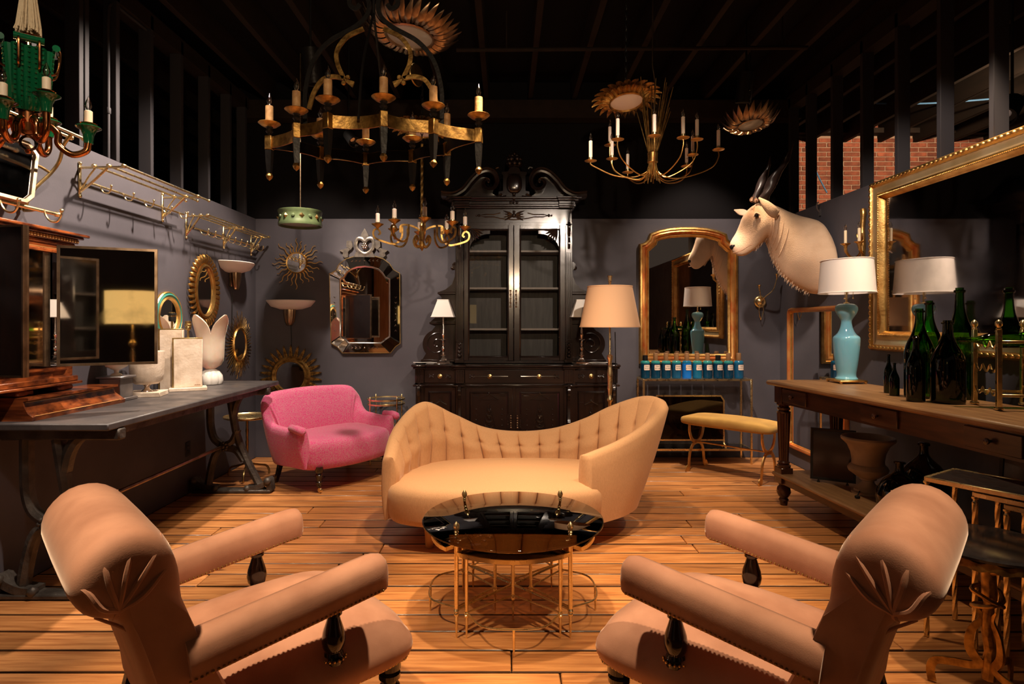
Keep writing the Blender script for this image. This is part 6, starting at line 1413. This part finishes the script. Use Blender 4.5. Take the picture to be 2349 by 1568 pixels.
# ---- green glass and copper chandelier, upper left
YN = 2.25; kx = YN/F; X0 = (65-CX)*kx; nz_ = lambda py: H-(py-CY)*kx
gg = thing('green_glass_chandelier', 'copper chandelier with ribbed green glass column and rope tassel', 'chandelier', (X0, YN, 0), .2)
for i in range(4):
    R = R_(i*PI/2+.5, 'Z'); rows = []
    for j in range(10):
        v = j/9; z = nz_(258)+(nz_(118)-nz_(258))*v; r = np.interp(v, [0, .12, .5, 1], [.028, .048, .055, .062]); half = .052*np.interp(v, [0, .15, 1], [.75, .95, 1])
        rows.append([(r+.012*abs(math.cos(q*PI*2.5))*(1), half*q, z) for q in np.linspace(-1, 1, 17)]+[(r-.010, half*q, z) for q in np.linspace(1, -1, 9)])
    for j in range(10): pass
    MB().loft(rows, T=R).build('glass_panel', 'green_glass', gg, 30)
    m = MB()
    for q in (-.8, -.4, 0, .4, .8):
        for j in range(13): v = j/12; m.sphere((np.interp(v, [0, .12, .5, 1], [.028, .048, .055, .062])+.013, .05*q, nz_(252)+(nz_(122)-nz_(252))*v), .0042, 6, T=R)
    o = m.build('glass_beads', 'green_glass', gg); o['kind'] = 'stuff'
    MB().tube(cat([(.055, -.03, nz_(170)), (.085, -.03, nz_(160)), (.095, -.03, nz_(118)), (.085, -.03, nz_(104))], 5), .0045, 6, T=R).build('strap', 'copper', gg)
    MB().tube(cat([(.055, .03, nz_(170)), (.085, .03, nz_(160)), (.095, .03, nz_(118)), (.085, .03, nz_(104))], 5), .0045, 6, T=R).build('strap', 'copper', gg)
    MB().lathe([(.013, -.045), (.013, .045)], 10, R @ T_(.082, 0, nz_(106)) @ R_(PI/2, 'X')).build('glass_bar', 'green_glass', gg)
MB().lathe([(.03, nz_(310)), (.05, nz_(306)), (.055, nz_(288)), (.030, nz_(284)), (.030, nz_(258)), (.034, nz_(256)), (.02, nz_(254))], 24).build('hub', 'copper', gg)
MB().tube([(0, 0, nz_(258)), (0, 0, nz_(80))], .005, 8).build('stem', 'copper', gg)
MB().sphere((0, 0, nz_(328)), .030, 16).build('crystal_ball', 'clear_glass', gg)
MB().lathe([(.008, nz_(352)), (.012, nz_(347)), (.008, nz_(343))], 10).build('end_knob', 'copper', gg)
MB().tube([(.036*math.cos(a), 0, nz_(98)+.034*math.sin(a)) for a in np.linspace(0, 2*PI, 25)[:-1]], .0065, 8, True).build('ring', 'copper', gg)
for i, (lx, ly, pz, hz_) in enumerate(((.11, -.10, 262, 0), (.19, .03, 305, 1), (.02, -.19, 300, 1), (-.13, -.09, 262, 0), (-.19, .02, 300, 1), (-.02, .18, 270, 0))):
    d = math.hypot(lx, ly); u = (lx/d, ly/d); z = nz_(pz)
    pts = [(.03, nz_(295)), (d*.30, nz_(282)), (d*.48, nz_(300)), (d*.50, nz_(326)), (d*.72, nz_(346)), (d*.95, nz_(336)), (d, z-.018)] if hz_ else [(.03, nz_(295)), (d*.30, nz_(276)), (d*.45, nz_(290)), (d*.48, nz_(320)), (d*.75, nz_(332)), (d*.98, nz_(312)), (d, z-.018)]
    ar = MB().tube(cat([(u[0]*q, u[1]*q, zz) for q, zz in pts], 6), .0125, 10).build('arm', 'copper', gg)
    MB().lathe([(.016, -.02), (.019, .012), (.026, .030), (.044, .042), (.042, .045), (.02, .03)], 20, T_(lx, ly, z)).build('glass_cup', 'green_glass', ar)
    MB().lathe([(.012, .034), (.022, .042), (.030, .056), (.028, .058), (.014, .05)], 18, T_(lx, ly, z)).build('drip_pan', 'copper', ar)
    candle(ar, lx, ly, z+.05, .055, .014, 'wax', .95)
ts = MB()
for i in range(70):
    a = rw.uniform(0, 2*PI); r = .036*math.sqrt(rw.random()); ts.tube([(r*.5*math.cos(a), r*.5*math.sin(a), nz_(-90)), (r*.7*math.cos(a), r*.7*math.sin(a), nz_(0)), (r*1.05*math.cos(a), r*1.05*math.sin(a), nz_(60)), (r*1.15*math.cos(a)+rw.uniform(-.006, .006), r*1.15*math.sin(a), nz_(rw.uniform(70, 82)))], .0035, 5)
o = ts.build('tassel', 'rope', gg); o['kind'] = 'stuff'
MB().tube([(0, 0, nz_(-85)), (0, 0, CEIL)], .018, 10).build('rope_sleeve', 'rope', gg)
# ---- green drum pendant
YD = 5.5; X0 = (689-CX)/F*YD; dz_ = lambda py: H-(py-CY)/F*YD
dp = thing('drum_pendant', 'green studded metal drum pendant with glass diffuser on a rod', 'pendant light', (X0, YD, 0))
MB().loft([[(r*math.cos(a), r*math.sin(a), z) for a in np.linspace(0, 2*PI, 49)[:-1]] for r, z in ((.186, dz_(516)), (.186, dz_(519)), (.193, dz_(519)), (.196, dz_(513)), (.190, dz_(510)), (.190, dz_(491)), (.198, dz_(487)), (.198, dz_(484)), (.186, dz_(484)))], closed=True).build('drum', 'green_paint', dp)
MB().lathe([(.184, dz_(513)), (.001, dz_(512))], 40).build('diffuser', 'frosted', dp)
for i in range(16):
    a = 2*PI*i/16; R = T_(.190*math.cos(a), .190*math.sin(a), dz_(500.5)) @ R_(a, 'Z') @ R_(PI/2, 'Y')
    if i % 2: MB().lathe([(.024, 0), (.001, .016)], 4, R).build('diamond_stud', 'brass_old', dp, 0)
    else: MB().lathe([(.017, 0), (.014, .008), (.001, .012)], 12, R).build('round_stud', 'green_paint', dp)
MB().tube([(0, 0, dz_(487)), (0, 0, CEIL)], .0065, 8).build('rod', 'bronze', dp)
MB().lathe([(.186, dz_(486)), (.001, dz_(484))], 40).build('lid', 'green_paint', dp)
# ---- sunburst ceiling fittings
def flame(L, w_, curl):
    rings = []
    for v in np.linspace(0, 1, 11):
        ww = w_*(.6+.4*min(1, v/.5)) if v < .68 else w_*1.0*((1-v)/.32)**.8+.0006; z = curl*(v**2.2)-.020*math.sin(v*PI); s_ = .035*v**3
        rings.append([(L*v, s_-ww, z+.004), (L*v, s_, z-.008*(1-v)-.002), (L*v, s_+ww, z), (L*v, s_, z+.004)])
    return MB().loft(rings)
def leafm(L, w_, curl):
    rings = []
    for v in np.linspace(0, 1, 9):
        ww = w_*math.sin(PI*min(1, .18+v*.82))**.8+.0006; z = curl*math.sin(v*1.9)-.02*v*v
        rings.append([(L*v, -ww, z+.010*ww/w_), (L*v, -.002, z-.004), (L*v, 0, z-.008), (L*v, .002, z-.004), (L*v, ww, z+.010*ww/w_), (L*v, 0, z+.004)])
    return MB().loft(rings)
def sunburst(name, label, px, py, Y, r0, r1, n, kind, mt_, tilt, lens, ch):
    c = P(px, py, Y); t = thing(name, label, 'ceiling light', c, 0, None); t.rotation_euler = tilt
    MB().lathe([(r0*.92, .012), (r0, .0), (r0*1.04, -.012), (r0*.96, -.016), (r0*.93, -.004), (r0*.9, .012)], 44).build('rim', mt_, t)
    MB().lathe([(r0*.94, -.004), (r0*.5, -.018), (.001, -.022)], 36).build('glass_lens', lens, t)
    MB().lathe([(.001, .07), (.04, .07), (r0*.9, .02), (r0*.9, .0)], 24).build('back_pan', mt_, t)
    for row in range(2 if kind == 'leaf' else 1):
        L = (r1-r0)*(1 if row == 0 else .55); w_ = PI*(r0+(r1-r0)*.5)/n*(.95 if kind == 'leaf' else 1.06); g = flame(L, w_, .075) if kind == 'flame' else leafm(L, w_, .03); l0 = None
        for i in range(n):
            a = 2*PI*(i+.5*row)/n
            if l0 is None: l0 = g.build('ray' if kind == 'flame' else 'leaf', mt_, t); o = l0
            else: o = l0.copy(); C.objects.link(o)
            s_ = (1, .88)[i % 2] if kind == 'flame' else 1; o.scale = (s_, 1, 1)
            o.location = (r0*1.0*math.cos(a), r0*1.0*math.sin(a), .004-.010*row-(.008*(i % 2) if kind == 'flame' else 0)); o.rotation_euler = (0, 0, a)
    if ch:
        bx = t.matrix_basis.inverted(); top = Vector((0, 0, .07)); q = Vector((c.x, c.y, CEIL)); loc = bx @ q; m = MB(); nn = max(3, int((loc-top).length/.036)); d = (loc-top).normalized(); rot_ = d.to_track_quat('Z', 'X').to_matrix().to_4x4()
        L = (loc-top).length
        for i in range(nn):
            qd = [(.009*math.cos(a), 0, L/nn*.66*math.sin(a)) for a in np.linspace(0, 2*PI, 11)[:-1]]; m.tube(qd, .0028, 5, True, T=Matrix.Translation(top) @ rot_ @ T_(0, 0, L*(i+.5)/nn) @ R_(PI/2*(i % 2), 'Z'))
        o = m.build('chain', 'iron', t); o['kind'] = 'stuff'
    return t
sunburst('sunburst_ceiling_light', 'large silver-bronze flame sunburst ceiling light above the ring chandelier', 940, 82, 3.7, .150, .315, 38, 'flame', 'bronze', (-.07, .10, 0), 'frosted', 1)
sunburst('leaf_ceiling_light', 'gilt leaf sunburst ceiling light beside the wheat-sheaf chandelier', 1437, 232, 4.3, .122, .25, 22, 'leaf', 'gilt_dark', (-.20, -.05, 0), 'plaster_white', 1)
sunburst('sunburst_ceiling_light', 'small bronze flame sunburst ceiling light near the cylinder spotlight', 1722, 285, 4.86, .10, .24, 26, 'flame', 'bronze', (-.18, -.08, 0), 'frosted', 1)
sunburst('leaf_ceiling_light', 'dark gilt leaf sunburst ceiling light half hidden behind the ring chandelier', 968, 300, 4.9, .12, .27, 22, 'leaf', 'gilt_dark', (-.08, .05, 0), 'plaster_white', 1)
t = thing('hanging_brass_disc', 'thin brass mirror disc hanging on a chain behind the ring chandelier', 'pendant', P(955, 172, 4.2), 1.1)
MB().lathe([(.075, -.006), (.080, 0), (.075, .006)], 28, R_(PI/2, 'X')).build('disc', 'brass_old', t); chain(t, 0, 0, .078, CEIL-t.location.z)
